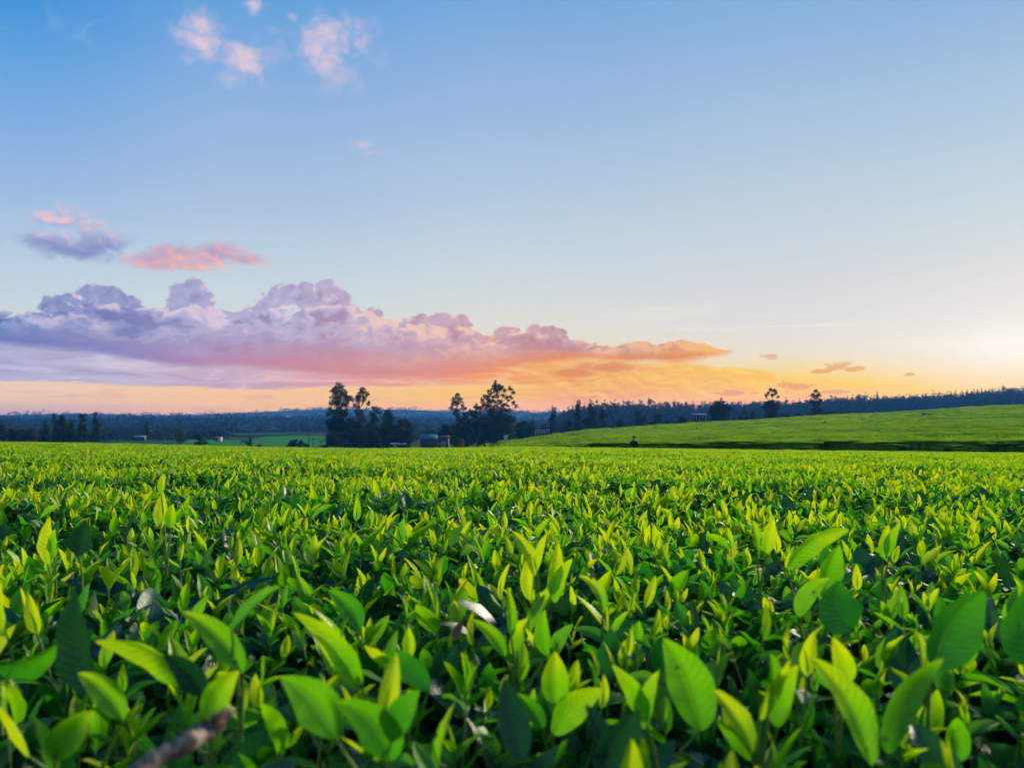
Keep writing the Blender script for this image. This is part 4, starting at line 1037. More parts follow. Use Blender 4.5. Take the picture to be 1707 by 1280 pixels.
hero_tree('eucalyptus_tree', 648, 752, 332, [(647,686,5,5),(645,696,8,8),(654,700,7,7),(643,712,9,9),(657,715,9,10),(648,730,12,12),(660,736,8,8)], 694,
          'pointed full-crowned tree in the right part of the left dark group', 'tree', 'eucalyptus trees beyond the field', seed=6, mat=M_broad)
hero_tree('broadleaf_tree', 677, 752, 336, [(668,702,5,5),(675,706,8,7),(684,712,6,7),(672,722,10,9),(683,728,8,10),(677,738,10,8)], 710,
          'lowest rounded tree at the right end of the left dark group', 'tree', None, seed=7, mat=M_broad)
hero_tree('broadleaf_tree', 552, 754, 318, [(551,737,10,9),(562,741,9,8),(575,743,9,7),(590,745,9,6)], 742,
          'low olive shrubby tree at the foot of the tallest eucalyptus', 'tree', None, seed=8, mat=M_broad, limbs=False)
# right group
hero_tree('eucalyptus_tree', 762, 750, 345, [(762,660,5,4),(757,667,5,5),(767,668,5,5),(761,673,4,3),(755,674,3,4),(771,675,3,3),(751,681,5,3),(762,683,6,3),(773,681,5,3),(760,690,5,5),(765,700,6,6),(758,715,9,9),(763,732,11,12)], 668,
          'slim eucalyptus with a small separate ball-shaped head', 'tree', 'eucalyptus trees beyond the field', seed=13)
hero_tree('eucalyptus_tree', 829, 750, 340, [(826,638,3,4),(822,645,4,4),(830,644,5,4),(836,646,4,4),(828,651,8,5),(841,650,3,4),(850,648,4,4),(855,654,3,4),(816,655,5,5),(825,661,5,4),(839,659,3,3),(845,663,4,3),(852,663,3,3),(810,662,5,5),(814,671,7,6),(823,669,4,4),(832,669,4,3),(848,668,3,2),(856,671,3,3),(861,677,3,3),(804,669,4,4),(838,674,4,3),(846,676,3,2),(808,680,8,6),(820,681,8,6),(833,682,8,5),(848,684,7,4),(816,695,12,9),(836,697,12,9),(850,698,9,8),(826,714,14,10),(845,715,11,10),(835,730,14,10)], 650,
          'largest spreading eucalyptus with an open airy crown against the orange sky', 'tree', 'eucalyptus trees beyond the field', seed=14, fs=.34)
hero_tree('eucalyptus_tree', 795, 750, 338, [(794,677,4,4),(799,682,5,4),(790,689,7,6),(798,694,8,8),(788,704,9,9),(800,712,9,10),(792,725,11,11)], 684,
          'mid-height tree with hanging pale green foliage left of the largest eucalyptus', 'tree', 'eucalyptus trees beyond the field', seed=15, mat=M_broad)
hero_tree('broadleaf_tree', 778, 750, 342, [(778,692,6,6),(775,702,8,7),(783,708,8,8),(775,720,10,9),(783,732,10,9)], 700,
          'dark dense tree between the ball-headed eucalyptus and the hanging pale tree', 'tree', None, seed=16, mat=M_broad)
hero_tree('broadleaf_tree', 873, 742, 330, [(872,706,8,5),(866,714,9,7),(880,714,7,6),(872,726,11,8)], 712,
          'low dark rounded tree at the right foot of the largest eucalyptus', 'tree', None, seed=17, mat=M_bush)
hero_tree('broadleaf_tree', 745, 750, 350, [(744,712,8,6),(738,722,9,8),(750,726,9,8),(742,736,10,7)], 716,
          'dark bushy tree behind the red-roofed hut', 'tree', None, seed=18, mat=M_bush)
for px, pt_, w, yd, lb in ((583, 700, 11, 345, 'dark low tree filling between the two tall eucalyptus'), (612, 712, 11, 350, 'dark low tree behind the second tall eucalyptus'), (638, 708, 11, 352, 'dark tree between the round-headed and the pointed trees'),
        (664, 706, 10, 352, 'dark tree behind the pointed full-crowned tree'), (770, 704, 11, 356, 'dark low tree under the ball-headed eucalyptus'), (806, 698, 12, 352, 'dark tree below the left side of the largest eucalyptus'),
        (845, 698, 12, 354, 'dark tree below the right side of the largest eucalyptus'), (826, 704, 13, 358, 'dark tree behind the trunk of the largest eucalyptus')):
    r = random.Random(px); sp = [(px + r.uniform(-.5, .5) * w, pt_ + 5 + f * 44, w * (.6 + .5 * f) * r.uniform(.85, 1.1), 6 + 4 * f) for f in (0, .12, .25, .4, .55, .7, .85)]
    hero_tree('broadleaf_tree', px, 750, yd, sp, pt_ + 10, lb, 'tree', None, seed=px, mat=M_broad)
# left clump near the edge
hero_tree('cypress_tree', 160, 745, 330, [(160,690,2.2,4),(160,698,4,6),(161,707,6,7),(160,717,7,8),(160,729,8,9)], 692, 'pointed cone-shaped tree at the right end of the far left clump', 'tree', None, seed=21, mat=M_broad)
hero_tree('eucalyptus_tree', 137, 745, 332, [(134,693,4,3.5),(140,692,4,3.5),(137,700,5,5),(136,710,6,7),(140,720,8,8),(135,732,8,8)], 700, 'twin-topped dark tree left of the cone-shaped tree', 'tree', None, seed=22, mat=M_broad)
for k, (px, tp, w, lb) in enumerate([(117, 703, 7, 'slender ragged tree second in the far left clump from its twin-topped neighbour'), (106, 695, 8, 'broad-topped ragged tree in the middle of the far left clump'),
        (93, 696, 7, 'flat-headed dark tree on the left side of the far left clump'), (76, 705, 7, 'small rounded tree left of the flat-headed dark tree'),
        (52, 714, 11, 'low wide dark tree in the far left clump'), (26, 718, 9, 'low dark tree next to the left edge of the picture'), (2, 705, 6, 'dark narrow tree cut by the left edge')]):
    r = random.Random(70 + k); H = 742 - tp
    sp = [(px + r.uniform(-.45, .45) * w, tp + 4 + H * f, w * (.5 + .75 * f) * r.uniform(.8, 1.1), 4 + H * .12 + 2 * f) for f in (0, .15, .3, .45, .6, .78)]
    sp += [(px + r.uniform(-.9, .9) * w, 726 + r.uniform(-6, 8), w * .9, 8) for _ in range(3)]
    hero_tree('broadleaf_tree', px, 745, 322 + 5 * k, sp, tp + 8, lb, 'tree', None, seed=30 + k, mat=(M_euc, M_broad)[k % 2])
# bushes at the field's far edge
hero_tree('bush', 490, 752, 300, [(489,739,6,5),(483,744,7,5),(495,743,7,5)], 745, 'left half of the double dark bush beside the utility poles', 'bush', None, seed=41, mat=M_bush, limbs=False)
hero_tree('bush', 503, 752, 300, [(501,739,5,5),(507,744,7,5)], 745, 'right half of the double dark bush beside the utility poles', 'bush', None, seed=42, mat=M_bush, limbs=False)
hero_tree('bush', 431, 754, 300, [(431,745,6,4),(438,747,5,3)], 747, 'small dark bush on the bright valley field edge', 'bush', None, seed=43, mat=M_bush, limbs=False)
hero_tree('bush', 541, 752, 312, [(538,746,8,4),(530,748,8,3)], 747, 'low dark bush right of the utility poles', 'bush', None, seed=44, mat=M_bush, limbs=False)
hero_tree('broadleaf_tree', 417, 752, 350, [(417,733,3,4),(416,740,5,5)], 738, 'small dark tree standing in the valley fields', 'tree', None, seed=45, mat=M_bush, limbs=False)
hero_tree('broadleaf_tree', 298, 748, 350, [(298,715,5,5),(296,724,6,6),(300,733,6,6)], 718, 'dark tree standing left of the white hut in the valley', 'tree', None, seed=46, mat=M_broad)
hero_tree('broadleaf_tree', 335, 748, 340, [(333,729,5,5),(338,736,7,5),(330,740,7,4)], 732, 'low dark tree left of the white hut', 'tree', None, seed=47, mat=M_bush, limbs=False)
hero_tree('broadleaf_tree', 246, 745, 430, [(245,708,4,4),(244,716,5,6),(248,724,6,6)], 710, 'tall dark pair-stemmed tree in the left valley', 'tree', None, seed=48, mat=M_broad)
hero_tree('bush', 718, 752, 310, [(718,742,9,3.5),(728,743,7,3),(708,744,7,3)], 745, 'dark hedge-like bush in front of the teal roof', 'bush', None, seed=49, mat=M_bush, limbs=False)
hero_tree('bush', 768, 752, 310, [(769,735,5,4),(768,740,6,4)], 742, 'light green rounded bush behind the red-clothed person', 'bush', None, seed=50, mat=crown_mat('light_leaves', (.04, .10, .03), (.1, .22, .07)), limbs=False)
# right-hand feature trees
hero_tree('eucalyptus_tree', 1287, 706, 330, [(1285,650,4,2.5),(1291,651,4,2.5),(1280,655,3,3),(1294,655,3,3),(1277,661,2,4),(1287,658,3,2),(1297,662,2.5,2),(1286,669,6,3),(1282,676,9,6),(1292,678,8,6),(1286,687,11,7),(1286,697,11,6)], 655,
          'lone tree with a hollow wind-blown crown above the forest line', 'tree', None, seed=61, mat=M_pine, fs=.3)
hero_tree('eucalyptus_tree', 1361, 700, 335, [(1360,652,3,3),(1355,659,4,4),(1365,659,4,4),(1360,661,4,4),(1353,668,4,4),(1367,668,4,4),(1361,674,6,5),(1361,685,7,7),(1362,693,7,5)], 657,
          'slender round-topped tree rising above the forest on the right', 'tree', None, seed=62, mat=M_pine, fs=.3)
hero_tree('broadleaf_tree', 1201, 712, 360, [(1202,665,1.6,1.6),(1203,669,4,2.5),(1200,674,10,5),(1193,682,10,7),(1209,681,10,6),(1201,691,14,8),(1201,700,14,6)], 680,
          'wide dome-shaped tree with a tiny tuft on top', 'tree', None, seed=63, mat=M_pine)
for k, (px, tp, w, Yd, lb) in enumerate([(922, 684, 8, 420, 'rounded tree standing alone in the haze left of the forest'), (962, 672, 9, 400, 'tall dark tree at the left corner of the forest'),
        (984, 676, 10, 395, 'broad tree joining the left corner of the forest'), (1004, 680, 9, 400, 'full dark tree in front of the left part of the forest'),
        (948, 700, 9, 360, 'low dark tree at the field skyline near the pale fence'), (1034, 698, 9, 350, 'low reddish dark bush-like tree on the skyline of the slope'), (1066, 686, 9, 380, 'rounded tree in front of the forest above the standing person'),
        (1095, 690, 10, 385, 'broad low tree left of the lilac-roofed house'), (1135, 693, 9, 370, 'low tree just left of the lilac-roofed house'), (1240, 684, 9, 380, 'grey-green tree right of the dome-shaped tree'), (1256, 688, 8, 372, 'low tree left of the hollow-crowned lone tree'),
        (888, 700, 8, 440, 'hazy round tree behind the low dark tree at the right of the group'), (905, 708, 7, 420, 'small tree beside the pale fence')]):
    r = random.Random(170 + k); pb = HY - at(px, Yd)[2] * F / Yd; H = pb - tp
    sp = [(px + r.uniform(-.35, .35) * w, tp + 4 + H * f, w * (.5 + .55 * f) * r.uniform(.8, 1.1), 3.5 + H * .12 + f) for f in (0, .18, .35, .55, .75)]
    hero_tree('broadleaf_tree', px, pb, Yd, sp, tp + 8, lb, 'tree', None, seed=130 + k, mat=(M_pine, M_broad)[k % 2])

# --- forest on the right: individual trees, several models sharing their meshes
def forest_proto(kind, k):
    r = random.Random(900 + k); H = 15.0
    e = empty('forest_tree', (0, 0, 0)); cl = []
    if kind == 'tall':       # bare trunk with a small tufted head
        for q in range(6): cl.append((r.gauss(0, .8), r.gauss(0, .8), H - 1.2 - r.uniform(0, 4.2), r.uniform(.7, 1.3), r.uniform(.7, 1.3), r.uniform(.7, 1.1), r.uniform(.1, .7)))
        cl.append((0, 0, H - .5, .5, .5, .9, .4))
    elif kind == 'cone':
        for q in range(9): f = q / 8; cl.append((r.gauss(0, .2), r.gauss(0, .2), H * (.25 + .72 * f), 2.0 * (1 - f) + .35, 2.0 * (1 - f) + .35, 1.3, r.uniform(.1, .7)))
    else:
        for q in range(10): cl.append((r.gauss(0, 1.3), r.gauss(0, 1.3), H * r.uniform(.35, .9), r.uniform(1.1, 1.9), r.uniform(1.1, 1.9), r.uniform(1.2, 1.9), r.uniform(.1, .7)))
    add_crown(e, cl, M_pine, 900 + k, .36, 12)
    tk = MB(); tk.tube([(0, 0, -1), (.1, 0, H * .5), (0, 0, H * .92)], [.2, .15, .06], 6); tk.build('trunk', M_bark, e, smooth=True)
    return e
fp = [forest_proto(kd, i_) for i_, kd in enumerate(['tall', 'tall', 'tall', 'cone', 'cone', 'full', 'full'])]
def ord_words(n):
    o = ['', 'second', 'third', 'fourth', 'fifth', 'sixth', 'seventh', 'eighth', 'ninth', 'tenth', 'eleventh', 'twelfth', 'thirteenth', 'fourteenth', 'fifteenth', 'sixteenth', 'seventeenth', 'eighteenth', 'nineteenth']
    if n == 1: return 'first'
    if n < 20: return o[n - 1]
    t = ['twentieth', 'thirtieth', 'fortieth', 'fiftieth'][n // 10 - 2]; tt = ['twenty', 'thirty', 'forty', 'fifty'][n // 10 - 2]
    return t if n % 10 == 0 else tt + '-' + ord_words(n % 10)
def label_row(items, marks, fmt):
    """items: (px, kind words, object); each is named by its place in order from the last landmark on its left"""
    cnt_ = {}
    for px, kind, e in sorted(items, key=lambda t: t[0]):
        mk = [m_ for m_ in marks if m_[0] <= px][-1][1]; n = cnt_.get((mk, kind), 0) + 1; cnt_[(mk, kind)] = n
        e['label'] = fmt % (ord_words(n), kind, mk)
FX = [930, 950, 975, 1000, 1050, 1100, 1200, 1300, 1430, 1500, 1600, 1707, 1760]
FT = [688, 676, 670, 667, 668, 668, 670, 668, 660, 658, 652, 644, 640]
r = random.Random(5); used = set(); cnt = 0; f_items = []
WORDS_N = 0
for row, (Yd, n) in enumerate([(960, 96), (910, 78), (850, 70), (790, 46)]):
    for k in range(n):
        px = 934 + (1745 - 934) * (k + r.uniform(.1, .9)) / n
        if px < 1000 and row >= 2: continue
        if 1150 < px < 1185 and row >= 1: continue
        yd = Yd + r.uniform(-20, 20); top = KN(px, FX, FT) + (0 if row == 0 else (5, 9, 15)[row - 1]) + abs(r.gauss(0, 2.2)) - 1.5
        if row == 0 and r.random() < .12: top -= 4
        b = at(px, yd); h = (HY - top) / F * yd - b[2]
        kind = r.choice((0, 1, 2)) if (row == 0 and px < 1180) else r.choice((3, 4, 5, 6, 3)) if row else r.choice((0, 3, 4, 5, 6, 1))
        p = fp[kind]
        if kind in used: e = copy_tree(p)
        else: e = p; used.add(kind)
        s_ = max(.35, h / 15.0); e.location = b; e.rotation_euler = (0, 0, r.uniform(0, 6.28)); e.scale = (s_ * r.uniform(.85, 1.25), s_ * r.uniform(.85, 1.25), s_)
        tag(e, 'hazy tree of the long forest line on the right skyline', 'tree', 'forest trees along the right skyline'); cnt += 1
        f_items.append((px, ('skyline', 'rear', 'middle-row', 'front-row')[row] + ' ' + ('tufted', 'tufted', 'tufted', 'pointed', 'pointed', 'rounded', 'rounded')[kind], e))
label_row(f_items, [(0, 'corner of the forest'), (1165, 'lilac-roofed house'), (1201, 'dome-shaped tree'), (1287, 'hollow-crowned lone tree'), (1361, 'slender round-topped tree'), (1545, 'dark shelter on the slope')], '%s %s forest tree to the right of the %s')
for i_, p in enumerate(fp):
    if i_ not in used:
        for ch in list(p.children): bpy.data.objects.remove(ch)
        bpy.data.objects.remove(p)
# undergrowth that closes the forest below its crowns
rg = np.random.default_rng(77); cl = []
for k in range(1300):
    px = rg.uniform(930, 1800); yd = rg.uniform(800, 1020); b = at(px, yd); top = KN(px, FX, FT) + (rg.uniform(8, 26) if px < 1130 else rg.uniform(4, 20))
    if 1150 < px < 1185 and yd < 860: continue
    h = (HY - top) / F * yd - b[2]
    if h < 1: h = 1.5
    cl.append((b[0], b[1], b[2] + h * .5, 8.0, 8.0, h * .55, rg.uniform(.1, .7)))
for k in range(420):
    px = rg.uniform(880, 1420); yd = rg.uniform(330, 780); b = at(px, yd)
    sk = KN(px, [880, 1000, 1200, 1430], [731, 714, 703, 690]); top = sk - rg.uniform(0, 7); h = (HY - top) / F * yd - b[2]
    if 1145 < px < 1190 and yd < 380: continue
    h = max(1.2, h); cl.append((b[0], b[1], b[2] + h * .45, 4, 4, h * .55, rg.uniform(.1, .7)))
V, Q, C = clump_faces(rg, cl, 6.5, 1.2)
tag(obj('forest_undergrowth', mesh_np('forest_undergrowth', V, Q, M_pine, False, cols=C)), 'dense shaded undergrowth below the forest crowns on the right', 'forest', kind='stuff')

# --- trees of the left valley
def valley_proto(k):
    r = random.Random(400 + k); e = empty('valley_tree', (0, 0, 0)); H = 10.0; cl = []
    w = (3.6, 2.6, 4.4, 1.8, 3.0)[k]
    for q in range(11): cl.append((r.gauss(0, .45) * w, r.gauss(0, .45) * w, H * r.uniform(.25, .9), w * r.uniform(.3, .5), w * r.uniform(.3, .5), r.uniform(1.1, 1.9), r.uniform(.05, .8)))
    add_crown(e, cl, (M_broad, M_bush, M_broad, M_euc, M_bush)[k], 400 + k, .45, 5)
    tk = MB(); tk.tube([(0, 0, -.6), (.1, 0, H * .4), (0, 0, H * .8)], [.28, .2, .08], 6); tk.build('trunk', M_bark, e, smooth=True)
    return e
vp = [valley_proto(k) for k in range(5)]; used = set(); r = random.Random(9)
spots = []
for k in range(285):
    px = r.uniform(-30, 930)
    yd = r.choice((r.uniform(400, 470), r.uniform(470, 620), r.uniform(620, 900), r.uniform(900, 1300), r.uniform(480, 560)))
    if 385 < px < 545 and yd < 760: continue
    if 300 < px < 400 and yd < 560: continue
    if 185 < px < 300 and yd < 530: continue
    if 690 < px < 930 and yd < 420: yd += 80
    spots.append((px, yd))
v_items = []
for px, yd in spots:
    k = r.randrange(5)
    if k in used: e = copy_tree(vp[k])
    else: e = vp[k]; used.add(k)
    s_ = r.uniform(.55, 1.15) * (1.15 if yd > 600 else .85); e.location = at(px, yd); e.scale = (s_ * r.uniform(.9, 1.3), s_ * r.uniform(.9, 1.3), s_); e.rotation_euler = (0, 0, r.uniform(0, 6.28))
    tag(e, 'dark blue-green tree among the scattered trees of the valley', 'tree', 'scattered valley trees')
    v_items.append((px, ('near' if yd < 480 else 'mid-valley' if yd < 720 else 'farther' if yd < 950 else 'most distant') + ' ' + ('spreading', 'rounded', 'wide', 'narrow', 'bushy')[k], e))
label_row(v_items, [(-99, 'left edge'), (160, 'cone-shaped tree'), (246, 'pair-stemmed valley tree'), (365, 'white hut'), (515, 'tallest utility pole'), (600, 'two tall eucalyptus'), (714, 'teal-roofed house'), (829, 'largest eucalyptus')], '%s %s valley tree beyond or right of the %s')
# closed woodland and scrub between them on the valley floor
rg = np.random.default_rng(55); cl = []
for k in range(2200):
    px = rg.uniform(-60, 1000); yd = float(np.exp(rg.uniform(np.log(455), np.log(1300))))
    if 375 < px < 565 and yd < 780: continue
    if 185 < px < 400 and yd < 545: continue
    if yd < 560 and rg.random() < .5: continue
    b = at(px, yd); h = rg.uniform(1.5, 6.5)
    if math.sin(px * .021 + 2) * math.sin(yd * .011) > .55: continue
    cl.append((b[0], b[1], b[2] + h * .45, rg.uniform(2.5, 6), 4, h * .6, rg.uniform(.2, .65)))
V, Q, C = clump_faces(rg, cl, 5.0, .9)
tag(obj('valley_woodland', mesh_np('valley_woodland', V, Q, M_wood2, False, cols=C)), 'dark blue-green scrub and woodland closing the valley floor', 'woodland', kind='stuff')
# woodland covering the far hills
rg = np.random.default_rng(99); cl = []
for k in range(3400):
    px = rg.uniform(-120, 1750); yd = float(np.exp(rg.uniform(np.log(1250), np.log(3650))))
    if px > 950 and rg.random() < .7: continue
    b = at(px, yd); h = rg.uniform(5, 13) * (1.0 if rg.random() < .93 else 1.7)
    cl.append((b[0], b[1], b[2] + h * .4, rg.uniform(8, 34), 12, h * .6, rg.uniform(.25, .6)))
V, Q, C = clump_faces(rg, cl, 2.4, 4.0)
tag(obj('hill_woodland', mesh_np('hill_woodland', V, Q, M_wood2, False, cols=C)), 'blue hazy woodland covering the distant hills', 'woodland', kind='stuff')
# ------------------------------------------------------------------ small buildings, poles, people
M_white = plain('white_paint', (.45, .48, .54), .6, .08, 2)
M_teal = plain('teal_sheet', (.012, .15, .18), .5, .2, 1.5)
M_red = plain('red_sheet', (.16, .03, .035), .55, .25, 1.5)
M_wall = plain('mud_wall', (.045, .05, .06), .85, .25, 1.2)
M_dark = plain('dark_opening', (.012, .012, .016), .6, .2, 2)
M_lilac = plain('pale_lilac_sheet', (.55, .42, .55), .5, .12, 2)
M_wood = plain('pole_wood', (.04, .035, .03), .8, .3, 3)
M_metal = plain('grey_metal', (.25, .26, .28), .45, .15, 4, .6)
M_road = plain('road', (.11, .11, .12), .85, .2, .4)
drape('road', [(735, 762, 190), (770, 800, 215), (815, 838, 245), (846, 866, 290)], M_road, .25, 30)

def hut(name, px, Yd, w, d, h, rh, wall, roof, label, cat, rz=0.0, doors=1, windows=2, py=None, over=.35):
    e = empty(name, at(px, Yd) if py is None else at(px, Yd, py), rz)
    b = MB(); b.box((0, 0, h/2 - .2), (w, d, h + .4)); wl = b.build('wall', wall, e)
    b = MB(); b.gable((0, 0, h), (w, d), rh, 0, over); b.build('roof', roof, e)
    for k in range(doors):
        x = -w * .28 + k * w * .5; b = MB(); b.box((x, -d/2 - .03, 1.0), (.9, .08, 2.0)); dr = b.build('door', M_dark, e)
        q = MB(); q.box((x + .35, -d/2 - .09, 1.0), (.06, .05, .14)); q.build('handle', M_metal, dr)
    for k in range(windows):
        x = w * .08 + k * w * .26
        b = MB(); b.box((x, -d/2 - .03, h * .58), (.8, .07, .8)); wn = b.build('window', M_dark, e)
        q = MB()
        for sx in (-.44, .44): q.box((x + sx, -d/2 - .05, h * .58), (.07, .09, .95))
        for sz in (-.44, .44): q.box((x, -d/2 - .055, h * .58 + sz), (.95, .09, .07))
        q.build('frame', M_white, wn)
    tag(e, label, cat); return e
hut('teal_roofed_house', 714, 300, 5.8, 4.5, 3.0, 1.5, M_wall, M_teal, 'low house with a teal metal roof just beyond the field edge', 'house', .12, py=745.5)
hut('red_roofed_hut', 741, 292, 2.8, 2.6, 3.0, .9, M_wall, M_red, 'small hut with a dull red roof beside the teal-roofed house', 'hut', -.15, windows=1, py=745)
hut('white_hut', 365, 420, 2.4, 2.2, 1.6, .4, M_white, M_white, 'tiny white hut alone on the bright valley field', 'hut', 0, doors=1, windows=0, py=735)
hut('pale_roofed_shed', 234, 470, 5.2, 3.0, 1.6, .5, M_dark, M_white, 'low shed with a pale roof among the left valley trees', 'shed', 0, doors=0, windows=1, py=733)
hut('pale_hut', 843, 236, 1.0, .9, .75, .15, M_white, M_white, 'tiny pale box-like hut where the far field meets the trees', 'hut', 0, doors=0, windows=0, py=731.5, over=.1)
# lilac-roofed house with an open porch on posts
e = empty('porch_house', at(1165, 352, 700))
b = MB(); b.box((0, 1.2, 1.0), (5.0, 2.6, 2.4)); b.build('wall', M_wall, e)
b = MB(); b.gable((0, .5, 2.1), (5.4, 4.4), .55, 0, .2); b.build('roof', M_lilac, e)
for x in (-2.4, -1.2, 0, 1.2, 2.4):
    b = MB(); b.box((x, -1.4, .95), (.14, .14, 2.3)); b.build('post', M_lilac, e)
b = MB(); b.box((-.6, -.14, .9), (.9, .08, 1.9)); b.build('door', M_dark, e)
tag(e, 'house with a pale lilac roof and porch posts in front of the forest', 'house')
# long white-roofed works on the hill
e = empty('hill_building', at(462, 2450, 698))
b = MB(); b.box((0, 0, 2), (90, 14, 6)); b.build('wall', M_wall, e)
b = MB(); b.gable((0, 0, 5), (92, 16), 3.2, 0, 1, .3); b.build('roof', M_white, e)
for x in (-30, 0, 30):
    b = MB(); b.box((x, -7.06, 2.5), (6, .12, 3)); b.build('window', M_dark, e)
tag(e, 'long white-roofed building strip on the blue hillside', 'building')
hut('hill_house', 515, 2300, 8, 6, 4, 2, M_white, M_white, 'single white house speck high on the blue hill', 'house', 0, py=699)
hut('hill_house', 431, 2350, 7, 6, 3, 2, M_white, M_white, 'faint white house left of the long hillside building', 'house', 0, py=696)
# patched white-roofed low shed
e = empty('patched_shed', at(665, 296, 746))
b = MB(); b.box((0, 0, .45), (5.6, 2.4, 1.3)); b.build('wall', M_dark, e)
for x, w, z, t_ in ((-2.15, 1.7, 1.18, .2), (-.9, .9, 1.22, -.1), (.15, 1.1, 1.08, .15), (2.0, 1.6, 1.15, -.25)):
    b = MB(); b.gable((x, 0, z), (w, 2.2), .35, t_, .05, .05); b.build('roof_sheet', M_white, e)
b = MB(); b.box((-1.2, -1.23, .5), (.8, .06, 1.0)); b.build('door', M_metal, e)
tag(e, 'low shed with broken white roof sheets under the dark trees', 'shed')
# pale gateway frame near the red roof
e = empty('white_gate', at(740, 262, 748.5))
for x in (-.85, -.3, .35):
    b = MB(); b.box((x, 0, 1.05), (.11, .11, 2.1)); b.build('post', M_white, e)
b = MB(); b.box((-.25, 0, 2.14), (1.5, .16, .2)); b.build('beam', M_white, e)
tag(e, 'small white gate frame in front of the red-roofed hut', 'gate')
# pale fence beyond the slope
e = empty('picket_fence', at(904, 330))
zf = -(722.5 - HY) / F * 330 - e.location.z
for k in range(7):
    b = MB(); b.box((-2.6 + k * .87, 0, zf + .5), (.16, .1, 2.4)); b.build('post', M_white, e)
for z in (.5, 1.3):
    b = MB(); b.box((0, .1, zf + z), (5.4, .06, .12)); b.build('rail', M_white, e)
tag(e, 'pale blue-white post fence between hazy trees beyond the slope', 'fence')
# small dark shelter on the far slope
zc = float(canopy_far((1545 - CX) / F * 196, 196))
e = empty('weighing_shelter', ((1545 - CX) / F * 196, 196, zc - .55))
for x in (-.95, .95):
    for y in (-.45, .45):
        b = MB(); b.box((x, y, .7), (.09, .09, 1.4)); b.build('post', M_metal, e)
b = MB(); b.box((0, .2, .85), (1.85, .5, .75)); b.build('wall', M_wood, e)
b = MB(); b.box((0, 0, 1.42), (2.15, 1.1, .09)); b.build('roof', M_metal, e)
b = MB(); b.box((-.12, -.14, .78), (.42, .1, .42)); b.build('panel', M_white, e)
b = MB(); b.box((0, -.46, .42), (2.0, .1, .07)); b.build('rail', M_white, e)
tag(e, 'small dark shelter with a pale panel standing in the far tea slope', 'shelter')
for k, (px, Yd, lb) in enumerate([(1437, 172, 'thin dark stake standing in the far tea slope'), (1375, 150, 'tiny dark stake left of the thin stake on the far slope'), (1703, 235, 'dark stake near the right edge of the far slope')]):
    x = (px - CX) / F * Yd; b = MB(); b.tube([(0, 0, -.4), (.02, 0, .2), (0, .01, .75)], [.09, .08, .05], 6); b.box((0, 0, .5), (.28, .05, .12))
    o = b.build('stake', M_wood, None, (x, Yd, float(canopy_far(x, Yd)))); tag(o, lb, 'stake')
# utility poles
for px, top, Yd, lb in ((515.5, 721, 262, 'tallest of the three thin utility poles left of the eucalyptus'), (522, 729, 258, 'middle utility pole, shorter, with a crossbar'), (535, 733, 250, 'shortest utility pole nearest the dark trees')):
    g = at(px, Yd); e = empty('utility_pole', g); H = (HY - top) / F * Yd - g[2]
    b = MB(); b.tube([(0, 0, -.3), (0, 0, H)], [.15, .10], 8); b.build('pole', M_wood, e, smooth=True)
    b = MB(); b.box((0, -.12, H - .5), (1.3, .1, .1)); b.build('crossbar', M_wood, e)
    for x in (-.55, .55):
        b = MB(); b.tube([(x, -.12, H - .45), (x, -.12, H - .22)], [.05, .04], 6); b.build('insulator', M_metal, e)
    tag(e, lb, 'utility pole', 'utility poles beside the valley field')
# thin mast on the hill
g = at(957, 900); H = (HY - 655) / F * 900 - g[2]; e = empty('radio_mast', g)
b = MB()
for a in range(3):
    t_ = a * 2.094; b.tube([(math.cos(t_) * .5, math.sin(t_) * .5, 0), (math.cos(t_) * .15, math.sin(t_) * .15, H)], [.07, .05], 4)
b.build('mast', M_metal, e)
b = MB(); b.tube([(0, 0, H), (0, 0, H + 2)], [.06, .04], 4); b.build('antenna', M_metal, e)
tag(e, 'faint thin radio mast left of the forest', 'mast')

# --- people
M_skin = plain('skin', (.10, .05, .03), .6, .15, 8)
def skin_mesh(name, joints, edges, mat, parent, sub=2, root=0):
    me = bpy.data.meshes.new(name); me.from_pydata([j[0] for j in joints], edges, [])
    o = bpy.data.objects.new(name, me); COL.objects.link(o)
    sk = o.modifiers.new('skin', 'SKIN'); sk.use_smooth_shade = True
    for i_, j_ in enumerate(joints):
        v = me.skin_vertices[0].data[i_]; r_ = j_[1]; v.radius = (r_, r_) if not isinstance(r_, tuple) else r_; v.use_root = (i_ == root)
    ss = o.modifiers.new('sub', 'SUBSURF'); ss.levels = sub; ss.render_levels = sub
    dg = bpy.context.evaluated_depsgraph_get(); ev = o.evaluated_get(dg); m2 = bpy.data.meshes.new_from_object(ev, depsgraph=dg)
    bpy.data.objects.remove(o); m2.materials.clear(); m2.materials.append(mat); m2.name = name
    for p in m2.polygons: p.use_smooth = True
    return obj(name, m2, parent)
